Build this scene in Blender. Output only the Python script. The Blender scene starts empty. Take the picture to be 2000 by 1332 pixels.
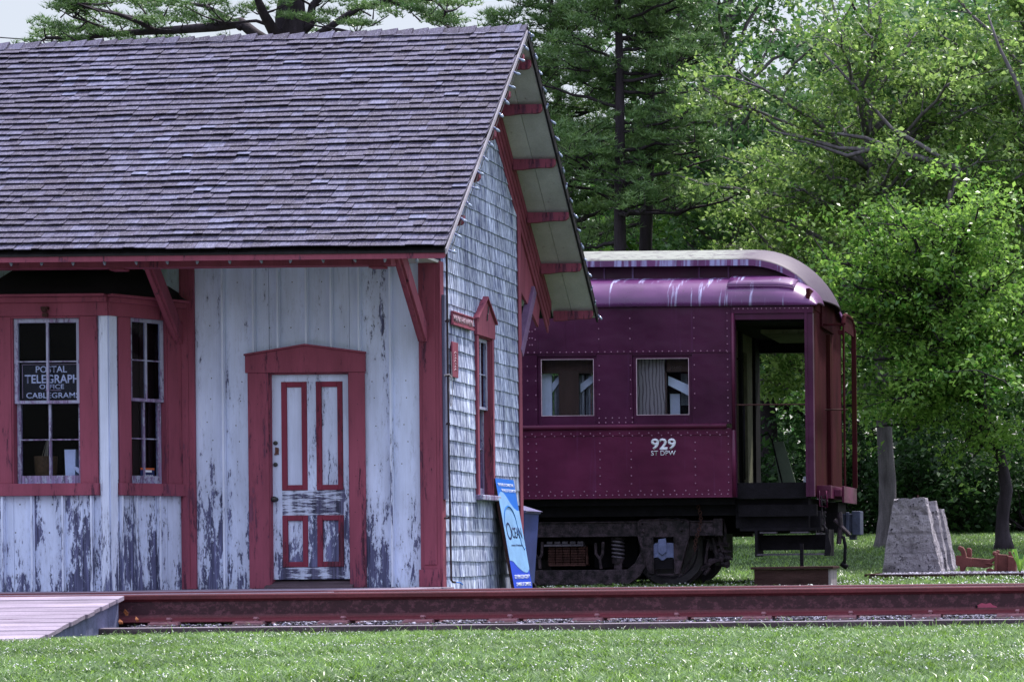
import bpy, math, random
import numpy as np
from mathutils import Vector, Matrix
random.seed(7)
RNG = np.random.default_rng(11)
R = math.radians
scene = bpy.context.scene
COL = scene.collection

# ---------------------------------------------------------------- camera
F, CX, CY, RHO, EYE = 4800.0, 2290.0, 1072.0, 0.010, 0.58
cam_d = bpy.data.cameras.new('camera'); cam = bpy.data.objects.new('camera', cam_d); COL.objects.link(cam)
cam_d.sensor_width = 36; cam_d.lens = F/2000*36
cam_d.shift_x = (1000-CX)/2000; cam_d.shift_y = (CY-666)/2000
cam_d.clip_start = 0.1; cam_d.clip_end = 600
c_, s_ = math.cos(RHO), math.sin(RHO)
cam.matrix_world = Matrix(((c_, s_, 0, 0), (0, 0, -1, 0), (-s_, c_, 0, EYE), (0, 0, 0, 1)))
scene.camera = cam

# ---------------------------------------------------------------- world and sun
TO_SUN = Vector((0.20, 0.40, 0.92)).normalized()
elev = math.asin(TO_SUN.z); azim = math.atan2(TO_SUN.x, TO_SUN.y)
world = bpy.data.worlds.new('World'); scene.world = world; world.use_nodes = True
wn = world.node_tree; wn.nodes.clear()
sky = wn.nodes.new('ShaderNodeTexSky'); sky.sky_type = 'NISHITA'; sky.sun_disc = False
sky.sun_elevation = elev; sky.sun_rotation = azim; sky.dust_density = 3.0; sky.air_density = 1.0
bg1 = wn.nodes.new('ShaderNodeBackground'); bg1.inputs[1].default_value = 0.055
wn.links.new(sky.outputs[0], bg1.inputs[0])
bg2 = wn.nodes.new('ShaderNodeBackground'); bg2.inputs[1].default_value = 1.0
wtc = wn.nodes.new('ShaderNodeTexCoord'); wsp = wn.nodes.new('ShaderNodeSeparateXYZ'); wn.links.new(wtc.outputs['Generated'], wsp.inputs[0])
wrp = wn.nodes.new('ShaderNodeValToRGB'); wn.links.new(wsp.outputs[2], wrp.inputs[0]); wel = wrp.color_ramp.elements   # thin bright overcast, brighter and bluer overhead
wel[0].position = 0.22; wel[0].color = (0.35, 0.35, 0.365, 1); wel[1].position = 0.75; wel[1].color = (1.0, 1.08, 1.38, 1)
wn.links.new(wrp.outputs[0], bg2.inputs[0])
add = wn.nodes.new('ShaderNodeAddShader'); out = wn.nodes.new('ShaderNodeOutputWorld')
wn.links.new(bg1.outputs[0], add.inputs[0]); wn.links.new(bg2.outputs[0], add.inputs[1]); wn.links.new(add.outputs[0], out.inputs[0])
sun_d = bpy.data.lights.new('sun', 'SUN'); sun_d.energy = 4.5; sun_d.angle = R(2.5); sun_d.color = (1.0, 0.95, 0.90)
sun = bpy.data.objects.new('sun', sun_d); COL.objects.link(sun)
sun.rotation_euler = (-TO_SUN).to_track_quat('-Z', 'Y').to_euler()
scene.view_settings.view_transform = 'Standard'; scene.view_settings.look = 'None'
scene.view_settings.exposure = 0.50; scene.view_settings.gamma = 1.0
scene.cycles.max_bounces = 6; scene.cycles.transparent_max_bounces = 12

# ---------------------------------------------------------------- helpers
def P(u, v, D):
    du, dv = u-CX, v-CY
    return Vector(((du*c_-dv*s_)*D/F, D, EYE-(du*s_+dv*c_)*D/F))

class Frame:
    """vertical plane: origin (x,y), unit direction d, outward normal n"""
    def __init__(s, x, y, dx, dy):
        L = math.hypot(dx, dy); s.o = (x, y); s.d = (dx/L, dy/L); s.n = (dy/L, -dx/L)
    def w(s, a, z, d=0):
        return (s.o[0]+s.d[0]*a+s.n[0]*d, s.o[1]+s.d[1]*a+s.n[1]*d, z)
    def sz(s, u, v, d=0):
        du, dv = u-CX, v-CY
        kx = (du*c_-dv*s_)/F; kz = -(du*s_+dv*c_)/F
        ox, oy = s.o[0]+s.n[0]*d, s.o[1]+s.n[1]*d
        a = (kx*oy-ox)/(s.d[0]-kx*s.d[1]); D = oy+s.d[1]*a
        return a, EYE+kz*D
    def S(s, u, v=800, d=0): return s.sz(u, v, d)[0]
    def Z(s, v, u=None, d=0): return s.sz(700 if u is None else u, v, d)[1]

WL = {}
def link(o, parent=None, wl=(0, 0, 0)):
    COL.objects.link(o); WL[o.name] = Vector(wl)
    if parent is not None:
        o.parent = parent
        o.matrix_parent_inverse = Matrix.Translation(-WL[parent.name])
    return o
def tag(o, label=None, cat=None, group=None, kind=None):
    if label: o['label'] = label
    if cat: o['category'] = cat
    if group: o['group'] = group
    if kind: o['kind'] = kind
    return o
def thing(name, loc, label, cat, group=None):
    e = bpy.data.objects.new(name, None); e.location = loc; e.empty_display_size = 0.3
    link(e, None, loc); return tag(e, label, cat, group)
def inst(name, src, loc, parent, rot=(0, 0, 0), scl=(1, 1, 1)):
    o = bpy.data.objects.new(name, src); o.location = loc; o.rotation_euler = rot; o.scale = scl
    link(o, parent); return o

class MB:
    def __init__(s): s.v = []; s.f = []; s.r = []; s.cur = 0.5
    def add(s, vs, fs):
        b = len(s.v); s.v += [tuple(p) for p in vs]; s.f += [tuple(b+i for i in f) for f in fs]; s.r += [s.cur]*len(vs)
    def hexa(s, p): s.add(p, [(0, 3, 2, 1), (4, 5, 6, 7), (0, 1, 5, 4), (1, 2, 6, 5), (2, 3, 7, 6), (3, 0, 4, 7)])
    def box(s, x0, x1, y0, y1, z0, z1):
        s.hexa([(x0, y0, z0), (x1, y0, z0), (x1, y1, z0), (x0, y1, z0), (x0, y0, z1), (x1, y0, z1), (x1, y1, z1), (x0, y1, z1)])
    def fbox(s, fr, a0, a1, z0, z1, d0, d1):
        w = fr.w
        s.hexa([w(a0, z0, d1), w(a1, z0, d1), w(a1, z0, d0), w(a0, z0, d0), w(a0, z1, d1), w(a1, z1, d1), w(a1, z1, d0), w(a0, z1, d0)])
    def prism(s, fr, poly, d0, d1):
        n = len(poly)
        s.add([fr.w(a, z, d1) for a, z in poly]+[fr.w(a, z, d0) for a, z in poly],
              [tuple(range(n)), tuple(range(2*n-1, n-1, -1))]+[(i, i+n, (i+1) % n+n, (i+1) % n) for i in range(n)])
    def sweep(s, poly_yz, x0, x1):
        n = len(poly_yz)
        s.add([(x0, y, z) for y, z in poly_yz]+[(x1, y, z) for y, z in poly_yz],
              [tuple(range(n)), tuple(range(2*n-1, n-1, -1))]+[(i, i+n, (i+1) % n+n, (i+1) % n) for i in range(n)])
    def tube(s, pts, rad, n=6, cap=True):
        pts = [Vector(p) for p in pts]; m = len(pts)
        if not hasattr(rad, '__len__'): rad = [rad]*m
        vs = []; up = Vector((0.13, 0.21, 0.97)); fs = []
        for i, p in enumerate(pts):
            t = (pts[min(i+1, m-1)]-pts[max(i-1, 0)]).normalized()
            a = t.cross(up)
            if a.length < 0.15: a = t.cross(Vector((1, 0, 0)))
            a.normalize(); b = t.cross(a)
            for k in range(n):
                th = 2*math.pi*k/n; vs.append(p+(a*math.cos(th)+b*math.sin(th))*rad[i])
        for i in range(m-1):
            for k in range(n):
                k2 = (k+1) % n; fs.append((i*n+k, i*n+k2, (i+1)*n+k2, (i+1)*n+k))
        if cap: fs += [tuple(range(n-1, -1, -1)), tuple((m-1)*n+k for k in range(n))]
        s.add(vs, fs)
    def beam(s, p0, p1, w, h, side=(1, 0, 0)):
        p0, p1 = Vector(p0), Vector(p1); t = (p1-p0).normalized(); a = Vector(side); a = (a-t*a.dot(t)).normalized(); b = t.cross(a)
        a *= w/2; b *= h/2
        s.hexa([p0-a-b, p0+a-b, p0+a+b, p0-a+b, p1-a-b, p1+a-b, p1+a+b, p1-a+b])
    def lathe(s, c, prof, n=16, axis='z', cap=True):
        vs = []; fs = []; m = len(prof)
        for r, h in prof:
            for k in range(n):
                th = 2*math.pi*k/n; x, y = r*math.cos(th), r*math.sin(th)
                q = (x, y, h) if axis == 'z' else ((x, h, y) if axis == 'y' else (h, x, y))
                vs.append((c[0]+q[0], c[1]+q[1], c[2]+q[2]))
        for i in range(m-1):
            for k in range(n):
                k2 = (k+1) % n; fs.append((i*n+k, i*n+k2, (i+1)*n+k2, (i+1)*n+k))
        if cap: fs += [tuple(range(n-1, -1, -1)), tuple((m-1)*n+k for k in range(n))]
        s.add(vs, fs)
    def ball(s, c, r, n=6, m=4, sc=(1, 1, 1)):
        prof = [(max(1e-4, r*math.sin(math.pi*i/m)), -r*math.cos(math.pi*i/m)) for i in range(m+1)]
        vs = []; fs = []
        for rr, h in prof:
            for k in range(n):
                th = 2*math.pi*k/n; vs.append((c[0]+rr*math.cos(th)*sc[0], c[1]+rr*math.sin(th)*sc[1], c[2]+h*sc[2]))
        for i in range(m):
            for k in range(n):
                k2 = (k+1) % n; fs.append((i*n+k, i*n+k2, (i+1)*n+k2, (i+1)*n+k))
        s.add(vs, fs)
    def mesh(s, name, mat, smooth=False):
        me = bpy.data.meshes.new(name); me.from_pydata(s.v, [], s.f)
        at = me.attributes.new('rnd', 'FLOAT', 'POINT'); at.data.foreach_set('value', s.r)
        if mat is not None: me.materials.append(mat)
        if smooth: me.polygons.foreach_set('use_smooth', [True]*len(me.polygons))
        me.update(); return me
    def build(s, name, mat, parent=None, bevel=0, smooth=False, fix=False):
        me = s.mesh(name, mat, smooth)
        if fix:
            import bmesh
            bm = bmesh.new(); bm.from_mesh(me); bmesh.ops.recalc_face_normals(bm, faces=bm.faces); bm.to_mesh(me); bm.free()
        o = bpy.data.objects.new(name, me); link(o, parent)
        if bevel:
            b = o.modifiers.new('bevel', 'BEVEL'); b.width = bevel; b.segments = 2; b.limit_method = 'ANGLE'; b.angle_limit = R(40)
        return o

def np_mesh(name, verts, faces, rnd, mat, parent=None):
    """verts (N,3) array, faces (M,k) array"""
    me = bpy.data.meshes.new(name); M, k = faces.shape
    me.vertices.add(len(verts)); me.vertices.foreach_set('co', verts.astype(np.float32).ravel())
    me.loops.add(M*k); me.loops.foreach_set('vertex_index', faces.astype(np.int32).ravel())
    me.polygons.add(M); me.polygons.foreach_set('loop_start', (np.arange(M)*k).astype(np.int32)); 
    me.update(calc_edges=True)
    at = me.attributes.new('rnd', 'FLOAT', 'POINT'); at.data.foreach_set('value', rnd.astype(np.float32))
    me.materials.append(mat)
    o = bpy.data.objects.new(name, me); link(o, parent); return o

# ---------------------------------------------------------------- materials
class NT:
    def __init__(s, name):
        s.m = bpy.data.materials.new(name); s.m.use_nodes = True; s.t = s.m.node_tree; s.t.nodes.clear()
        s.out = s.t.nodes.new('ShaderNodeOutputMaterial')
        s.tc = s.t.nodes.new('ShaderNodeTexCoord'); s.pos = s.tc.outputs['Object']
    def put(s, sock, val):
        if isinstance(val, bpy.types.NodeSocket): s.t.links.new(val, sock)
        elif val is not None:
            if hasattr(val, '__len__') and len(val) == 3 and sock.type == 'RGBA': val = tuple(val)+(1,)
            sock.default_value = val
    def n(s, typ, ins=None, **props):
        nd = s.t.nodes.new(typ)
        for k, v in props.items(): setattr(nd, k, v)
        for k, v in (ins or {}).items(): s.put(nd.inputs[k], v)
        return nd
    def scale(s, sc, rot=(0, 0, 0)): return s.n('ShaderNodeMapping', {'Vector': s.pos, 'Scale': sc, 'Rotation': rot}).outputs[0]
    def noise(s, sc=(1, 1, 1), scale=1.0, detail=4, rough=0.55, dist=0.0):
        return s.n('ShaderNodeTexNoise', {'Vector': s.scale(sc), 'Scale': scale, 'Detail': detail, 'Roughness': rough, 'Distortion': dist}).outputs[0]
    def voro(s, sc=(1, 1, 1), scale=1.0): return s.n('ShaderNodeTexVoronoi', {'Vector': s.scale(sc), 'Scale': scale}).outputs[0]
    def ma(s, op, a, b=None, clamp=False):
        nd = s.n('ShaderNodeMath', {0: a}, operation=op, use_clamp=clamp)
        if b is not None: s.put(nd.inputs[1], b)
        return nd.outputs[0]
    def mr(s, v, a, b, c=0.0, d=1.0):
        return s.n('ShaderNodeMapRange', {'Value': v, 'From Min': a, 'From Max': b, 'To Min': c, 'To Max': d}).outputs[0]
    def mix(s, f, a, b):
        nd = s.n('ShaderNodeMix', data_type='RGBA'); s.put(nd.inputs[0], f); s.put(nd.inputs[6], a); s.put(nd.inputs[7], b); return nd.outputs[2]
    def mul(s, col, f):
        nd = s.n('ShaderNodeMix', data_type='RGBA', blend_type='MULTIPLY'); nd.inputs[0].default_value = 1; s.put(nd.inputs[6], col)
        cc = s.n('ShaderNodeCombineColor', {0: f, 1: f, 2: f}).outputs[0]; s.put(nd.inputs[7], cc); return nd.outputs[2]
    def rnd(s): return s.n('ShaderNodeAttribute', attribute_name='rnd').outputs['Fac']
    def sep(s): return s.n('ShaderNodeSeparateXYZ', {0: s.pos}).outputs
    def bump(s, h, st=0.3, dist=0.02): return s.n('ShaderNodeBump', {'Height': h, 'Strength': st, 'Distance': dist}).outputs[0]
    def bsdf(s, col, rough=0.8, spec=0.3, normal=None, metal=0.0):
        b = s.n('ShaderNodeBsdfPrincipled', {'Base Color': col, 'Roughness': rough, 'Specular IOR Level': spec, 'Metallic': metal})
        if normal is not None: s.put(b.inputs['Normal'], normal)
        s.t.links.new(b.outputs[0], s.out.inputs[0]); return s.m

def simple(name, col, rough=0.8, var=0.35, sc=(6, 6, 6), spec=0.25, bump=0.2, fine=60, metal=0.0, dark=None, dthr=(0.58, 0.66), dsc=(9, 9, 3)):
    t = NT(name); n1 = t.noise(sc, 1, 5, 0.6); n2 = t.noise((fine,)*3, 1, 3)
    c = t.mul(col, t.mr(n1, 0.25, 0.75, 1-var, 1+var)); c = t.mul(c, t.mr(n2, 0.3, 0.7, 1-var*0.35, 1+var*0.35))
    c = t.mul(c, t.mr(t.rnd(), 0, 1, 1-var*0.5, 1+var*0.5))
    if dark is not None: c = t.mix(t.mr(t.noise(dsc, 1.3, 8, 0.7), dthr[0], dthr[1]), c, dark)
    return t.bsdf(c, rough, spec, t.bump(n2, bump, 0.01), metal)

def peel(name, paint, wood, sc=(16, 16, 1.7), base=0.60, lo=0.115, hi=-0.10, z0=0.3, z1=1.7, soft=0.02):
    t = NT(name); z = t.sep()[2]
    n1 = t.noise(sc, 1.0, 10, 0.72, 0.4); n2 = t.noise((7, 7, 0.8), 1, 3)
    n3 = t.noise((sc[0]*3.2, sc[1]*3.2, sc[2]*4.5), 1, 5, 0.75)
    v = t.ma('ADD', n1, t.ma('MULTIPLY', t.ma('SUBTRACT', n2, 0.5), 0.75))
    v = t.ma('ADD', v, t.ma('MULTIPLY', t.ma('SUBTRACT', n3, 0.5), 0.62))
    v = t.ma('ADD', v, t.mr(z, z0, z1, lo, hi)); v = t.ma('ADD', v, t.ma('MULTIPLY', t.ma('SUBTRACT', t.rnd(), 0.5), 0.13))
    m = t.mr(v, base-soft, base+soft)
    grain = t.noise((90, 90, 2.5), 1, 4, 0.6)
    pc = t.mul(paint, t.mr(t.noise((5, 5, 1.2), 1, 5), 0.3, 0.7, 0.80, 1.12)); pc = t.mul(pc, t.mr(grain, 0.3, 0.7, 0.95, 1.04))
    # thin dirty washed-out zone round the bare patches
    m2 = t.mr(v, base-0.16, base, 0, 0.38); pc = t.mix(m2, pc, [0.45*a+0.55*b for a, b in zip(paint, wood)])
    wc = t.mix(t.mr(t.noise((30, 30, 1.3), 1, 6, 0.65), 0.38, 0.66), wood, [min(1, 3.0*q) for q in wood]); wc = t.mul(wc, t.mr(grain, 0.3, 0.7, 0.6, 1.4))
    # nail heads
    c = t.mix(m, pc, wc); h = t.ma('ADD', t.ma('MULTIPLY', t.ma('SUBTRACT', 1.0, m), 0.8), t.ma('MULTIPLY', grain, 0.5))
    return t.bsdf(c, 0.75, 0.2, t.bump(h, 0.5, 0.004))

m_white = peel('peeling white paint', (0.62, 0.70, 0.93), (0.055, 0.058, 0.110), sc=(15, 15, 3.4))
m_white_lit = peel('white paint lightened for relief', (0.68, 0.75, 0.95), (0.06, 0.065, 0.12), sc=(30, 30, 2.5), base=0.64)  # less peel; tone lifted to stand in for light on the batten faces
m_rail_peel = peel('peeling white door rail', (0.60, 0.67, 0.88), (0.045, 0.045, 0.08), sc=(3.5, 16, 34), base=0.53, lo=0.06, hi=0.0, z0=.2, z1=2)
m_sash = peel('peeling sash paint', (0.40, 0.42, 0.58), (0.12, 0.09, 0.16), sc=(24, 24, 10), base=0.56, lo=0.1, hi=-0.02, z0=.8, z1=3)
m_pink = peel('weathered rose paint', (0.275, 0.070, 0.112), (0.060, 0.020, 0.036), sc=(20, 20, 3.0), base=0.655, lo=0.07, hi=-0.03, z0=.2, z1=2.2, soft=.02)
m_red = peel('weathered red moulding paint', (0.215, 0.036, 0.066), (0.05, 0.015, 0.025), sc=(22, 22, 4), base=0.66, lo=0.10, hi=-0.04, z0=.2, z1=1.5, soft=.03)
m_soffit = simple('grey soffit boards', (0.46, 0.46, 0.455), 0.85, 0.22, (3, 3, 3), dark=(0.10, 0.08, 0.06), dthr=(0.62, 0.78))
m_black = simple('black verge tar', (0.014, 0.012, 0.015), 0.7, 0.4)
m_plank = simple('weathered deck planks', (0.25, 0.205, 0.27), 0.8, 0.28, (2, 14, 14), dark=(0.10, 0.06, 0.10), dthr=(0.60, 0.72), dsc=(2.2, 22, 22))
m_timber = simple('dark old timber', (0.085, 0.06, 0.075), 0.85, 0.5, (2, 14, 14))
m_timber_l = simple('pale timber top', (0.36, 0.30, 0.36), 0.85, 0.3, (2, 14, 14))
m_boxwood = simple('brown stained boards', (0.052, 0.028, 0.028), 0.9, 0.5, (3, 16, 16), spec=0.05)
m_boxend = simple('grey weathered boards', (0.26, 0.22, 0.24), 0.85, 0.35, (16, 16, 3))
m_greyplank = simple('blue grey bare plank', (0.13, 0.14, 0.24), 0.85, 0.35, (20, 20, 3), dark=(0.03, 0.03, 0.06), dthr=(0.68, 0.72))
m_iron = simple('grimy truck iron', (0.050, 0.033, 0.046), 0.55, 0.8, (7, 7, 7), bump=0.8, dark=(0.007, 0.005, 0.008), dthr=(0.44, 0.60), dsc=(9, 9, 9))
m_iron_d = simple('black underframe iron', (0.009, 0.0075, 0.011), 0.75, 0.5, (8, 8, 8), bump=0.4, spec=0.12)
m_coupblue = simple('dark slate coupler iron', (0.045, 0.052, 0.095), 0.5, 0.5, (8, 8, 8), bump=0.4)
m_brace = simple('faded purple brace paint', (0.17, 0.10, 0.20), 0.8, 0.3)
m_verge = simple('pale weathered verge batten', (0.36, 0.34, 0.40), 0.8, 0.3)
m_iron_rust = simple('rusty small ironwork', (0.060, 0.024, 0.022), 0.75, 0.6, (12, 12, 12), bump=0.5)
m_iron_blue = simple('blue grey painted iron', (0.13, 0.15, 0.30), 0.45, 0.35, (8, 8, 8), spec=0.5)
m_wheel = simple('worn wheel steel', (0.075, 0.062, 0.085), 0.4, 0.5, (8, 8, 8), spec=0.5)
def rail_mat():
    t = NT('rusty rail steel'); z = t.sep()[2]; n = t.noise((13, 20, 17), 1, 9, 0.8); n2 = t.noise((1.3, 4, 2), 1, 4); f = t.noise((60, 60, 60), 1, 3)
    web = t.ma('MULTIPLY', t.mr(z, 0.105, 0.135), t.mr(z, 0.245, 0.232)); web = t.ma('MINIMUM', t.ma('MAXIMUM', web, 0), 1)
    c = t.mul((0.105, 0.017, 0.026), t.mr(n2, 0.3, 0.7, 0.7, 1.3)); web_mottle = t.mix(t.mr(n, 0.50, 0.58), (0.030, 0.009, 0.018), (0.105, 0.038, 0.058)); c = t.mix(t.ma('MULTIPLY', web, 0.9), c, web_mottle)  # web between foot and head is darker and mottled
    c = t.mul(c, t.mr(f, 0.3, 0.7, 0.8, 1.2)); return t.bsdf(c, 0.6, 0.35, t.bump(n, 0.4, 0.004))
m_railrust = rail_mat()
m_railtop = simple('rail head steel', (0.34, 0.21, 0.27), 0.40, 0.25, (1.5, 9, 9), spec=0.5, metal=0.0)
m_tieplate = simple('rusty tie plate', (0.26, 0.13, 0.16), 0.75, 0.4, (9, 9, 9), bump=0.5)
m_patch = simple('pink primer patch', (0.36, 0.070, 0.13), 0.7, 0.2)
m_coupler = simple('red oxide coupler', (0.15, 0.046, 0.043), 0.65, 0.35, (8, 8, 8), bump=0.4)
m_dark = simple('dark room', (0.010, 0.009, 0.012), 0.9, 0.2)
m_darkbrown = simple('dark brown curtain', (0.028, 0.011, 0.013), 0.9, 0.4, (25, 25, 1))
m_bulb = simple('clear bulb glass', (0.26, 0.32, 0.44), 0.12, 0.15, spec=0.9, bump=0)
m_cord = simple('dark green cord', (0.02, 0.026, 0.028), 0.6, 0.2)
m_pipe = simple('brown conduit', (0.035, 0.022, 0.030), 0.5, 0.4)
m_rope = simple('pale rope', (0.36, 0.34, 0.38), 0.9, 0.3)
m_brass = simple('tarnished lock brass', (0.11, 0.045, 0.035), 0.45, 0.5, spec=0.6)
m_knob = simple('black iron knob', (0.012, 0.012, 0.014), 0.35, 0.3, spec=0.6)
m_signblack = simple('black sign board', (0.010, 0.010, 0.016), 0.5, 0.2)
m_letter = simple('white lettering', (0.72, 0.75, 0.86), 0.7, 0.15, bump=0)
m_letter_dim = simple('faded pink white lettering', (0.52, 0.38, 0.46), 0.8, 0.3)
m_blue = simple('bright blue print', (0.010, 0.145, 0.62), 0.4, 0.05, spec=0.4, bump=0)
m_deepblue = simple('deep blue print', (0.008, 0.055, 0.56), 0.4, 0.05, spec=0.4, bump=0)
m_paleblue = simple('pale sea blue print', (0.22, 0.42, 0.72), 0.4, 0.22, (5, 5, 5), spec=0.4, bump=0)
m_midblue = simple('teal blue print line', (0.02, 0.15, 0.46), 0.4, 0.1, bump=0)
m_navy = simple('navy print', (0.010, 0.02, 0.09), 0.4, 0.1, bump=0)
m_orange = simple('orange print', (0.45, 0.10, 0.03), 0.5, 0.1, bump=0)
m_bin = simple('blue plastic bin', (0.045, 0.060, 0.20), 0.42, 0.3, (3, 3, 3), spec=0.5)
m_binlid = simple('scuffed blue bin lid', (0.11, 0.10, 0.22), 0.5, 0.4, (9, 9, 9), spec=0.4)
m_carblue = simple('pale blue inner panel', (0.72, 0.78, 0.92), 0.7, 0.1)
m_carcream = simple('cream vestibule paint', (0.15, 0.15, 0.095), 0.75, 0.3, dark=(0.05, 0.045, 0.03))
m_cargreen = simple('pale green lever guard', (0.13, 0.17, 0.12), 0.7, 0.2)
m_brownwood = simple('brown varnished wood', (0.055, 0.028, 0.020), 0.5, 0.3, (20, 20, 2))
m_rustpost = simple('rust stained end sheet', (0.045, 0.009, 0.013), 0.9, 0.5, (9, 3, 1.4), spec=0.04, dark=(0.045, 0.017, 0.010), dthr=(0.5, 0.7), dsc=(4, 4, 0.8))
m_dryleaf = simple('dry brown leaf', (0.28, 0.10, 0.04), 0.8, 0.3)
m_straw = simple('dried stalks', (0.25, 0.22, 0.15), 0.8, 0.3)
m_wicker = simple('wicker', (0.075, 0.040, 0.014), 0.8, 0.5, (40, 40, 40))
m_binder = simple('blue paper boxes', (0.06, 0.12, 0.27), 0.6, 0.2)
m_wire = simple('black wire', (0.02, 0.02, 0.03), 0.6, 0.1)

def roof_mat():
    t = NT('cedar roof shingles'); r = t.rnd()
    g = t.noise((50, 8, 8), 1, 5, 0.65); big = t.noise((0.7, 0.9, 0.9), 1, 3)
    rr = t.ma('ADD', t.ma('MULTIPLY', r, 0.42), t.ma('MULTIPLY', big, 0.62))
    ramp = t.n('ShaderNodeValToRGB', {0: rr}); e = ramp.color_ramp.elements
    e[0].position = 0.15; e[0].color = (0.040, 0.028, 0.052, 1); e[1].position = 1.02; e[1].color = (0.20, 0.21, 0.35, 1)
    k = e.new(0.62); k.color = (0.084, 0.074, 0.135, 1)
    c = t.mul(ramp.outputs[0], t.mr(g, 0.28, 0.72, 0.38, 1.40))
    sp = t.mr(t.noise((110, 50, 50), 1, 4, .7), 0.55, 0.64); c = t.mix(t.ma('MULTIPLY', sp, 0.55), c, (0.38, 0.37, 0.46))
    mo = t.mr(t.noise((26, 30, 30), 1, 6, 0.75), 0.60, 0.70); c = t.mix(t.ma('MULTIPLY', mo, 0.6), c, (0.04, 0.03, 0.045))
    return t.bsdf(c, 0.72, 0.35, t.bump(g, 0.5, 0.008))
def wallshingle_mat():
    t = NT('grey cedar wall shingles'); r = t.rnd()
    g = t.noise((60, 34, 1.6), 1, 6, 0.7, 0.3); big = t.noise((1, 1.1, 1.3), 1, 3)
    c = t.mix(t.mr(g, 0.38, 0.60), (0.70, 0.77, 0.97), (0.085, 0.105, 0.24))
    c = t.mul(c, t.mr(r, 0, 1, 0.72, 1.15)); c = t.mul(c, t.mr(big, 0.3, 0.7, 0.85, 1.12))
    return t.bsdf(c, 0.85, 0.2, t.bump(g, 0.5, 0.006))
def train_mat(name, col, rough, streak, s_col=(0.30, 0.28, 0.50), s_thr=(0.60, 0.72), spec=0.28):
    t = NT(name); n1 = t.noise((1.3, 1.3, 1.3), 1, 4); n2 = t.noise((40, 40, 40), 1, 3)
    st = t.noise((9, 1.2, 0.35), 1.2, 5, 0.6); c = t.mul(col, t.mr(n1, 0.3, 0.7, 0.72, 1.3))
    f = t.ma('MULTIPLY', t.mr(st, s_thr[0], s_thr[1]), streak); c = t.mix(f, c, s_col)
    dirt = t.mr(t.noise((7, 7, 3), 1, 7, 0.7), 0.58, 0.72); c = t.mix(t.ma('MULTIPLY', dirt, 0.35), c, (0.03, 0.010, 0.022))
    wave = t.noise((1.7, 1.7, 2.6), 1, 2)
    h = t.ma('ADD', t.ma('MULTIPLY', wave, 4.0), t.ma('MULTIPLY', n2, 0.1))
    return t.bsdf(c, t.mr(n1, 0.3, 0.7, rough-0.05, rough+0.12), spec, t.bump(h, 0.35, 0.02))
m_roof = roof_mat(); m_wshin = wallshingle_mat()
m_train = train_mat('maroon car paint', (0.052, 0.006, 0.034), 0.36, 0.22, (0.12, 0.035, 0.13))
m_train_lo = train_mat('maroon lower car paint', (0.088, 0.009, 0.042), 0.36, 0.35, (0.15, 0.05, 0.15))
m_train_roof = train_mat('purple weathered roof paint', (0.105, 0.022, 0.115), 0.30, 0.85, (0.42, 0.42, 0.66), (0.585, 0.66), spec=0.5)
def top_mat():
    t = NT('dirty roof top'); x = t.sep()[0]; n = t.noise((6, 14, 14), 1, 7, 0.7)
    c = t.mix(t.mr(n, 0.52, 0.60), (0.20, 0.21, 0.185), (0.07, 0.06, 0.07)); c = t.mix(t.ma('MULTIPLY', t.mr(t.ma('ADD', x, t.ma('MULTIPLY', n, 0.8)), -5.6, -5.1), 0.9), c, (0.042, 0.016, 0.048)); return t.bsdf(c, 0.6, 0.4)
m_train_top = top_mat()
m_nail = simple('rusty nail heads', (0.03, 0.022, 0.03), 0.7, 0.2)
m_rivet = simple('rivet paint', (0.30, 0.14, 0.23), 0.4, 0.3, spec=0.6)
m_train_fascia = train_mat('streaked fascia paint', (0.11, 0.028, 0.11), 0.4, 0.9, (0.30, 0.30, 0.52), (0.50, 0.62))
def plywood():
    t = NT('plywood with wavy grain'); w = t.n('ShaderNodeTexWave', {'Vector': t.scale((7, 7, 3)), 'Scale': 1.0, 'Distortion': 9.0, 'Detail': 2.0, 'Detail Scale': 0.7}, wave_type='BANDS', bands_direction='X')
    c = t.mix(t.mr(w.outputs[0], 0.15, 0.4), (0.10, 0.075, 0.08), (0.24, 0.21, 0.21)); return t.bsdf(c, 0.6, 0.3)
m_ply = plywood()
def glass(name, tint, refl):
    t = NT(name); tr = t.n('ShaderNodeBsdfTransparent', {'Color': tint}); gl = t.n('ShaderNodeBsdfGlossy', {'Color': (1, 1, 1), 'Roughness': 0.03})
    pass
    mx = t.n('ShaderNodeMixShader', {0: refl}); t.t.links.new(tr.outputs[0], mx.inputs[1]); t.t.links.new(gl.outputs[0], mx.inputs[2])
    t.t.links.new(mx.outputs[0], t.out.inputs[0]); return t.m
m_glass = glass('old window glass', (0.85, 0.88, 0.95, 1), 0.003)
m_glass_c = glass('car window glass', (0.9, 0.92, 0.96, 1), 0.012)
def concrete():
    t = NT('rough crumbling concrete'); n1 = t.noise((4, 4, 4), 1, 8, 0.7); n2 = t.noise((16, 16, 16), 1, 6, 0.75)
    z = t.sep()[2]; w = t.n('ShaderNodeTexWave', {'Vector': t.scale((0.1, 0.1, 1)), 'Scale': 1.1, 'Distortion': 4.5, 'Detail': 3.0}, wave_type='BANDS', bands_direction='Z').outputs[0]
    c = t.mix(t.mr(n1, 0.35, 0.65), (0.27, 0.245, 0.28), (0.52, 0.475, 0.53)); c = t.mul(c, t.mr(w, 0, 0.05, 0.7, 1))
    c = t.mix(t.mr(n2, 0.57, 0.62), c, (0.045, 0.043, 0.06))
    return t.bsdf(c, 0.9, 0.2, t.bump(t.ma('ADD', n2, n1), 1.0, 0.05))
m_conc = concrete()
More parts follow.
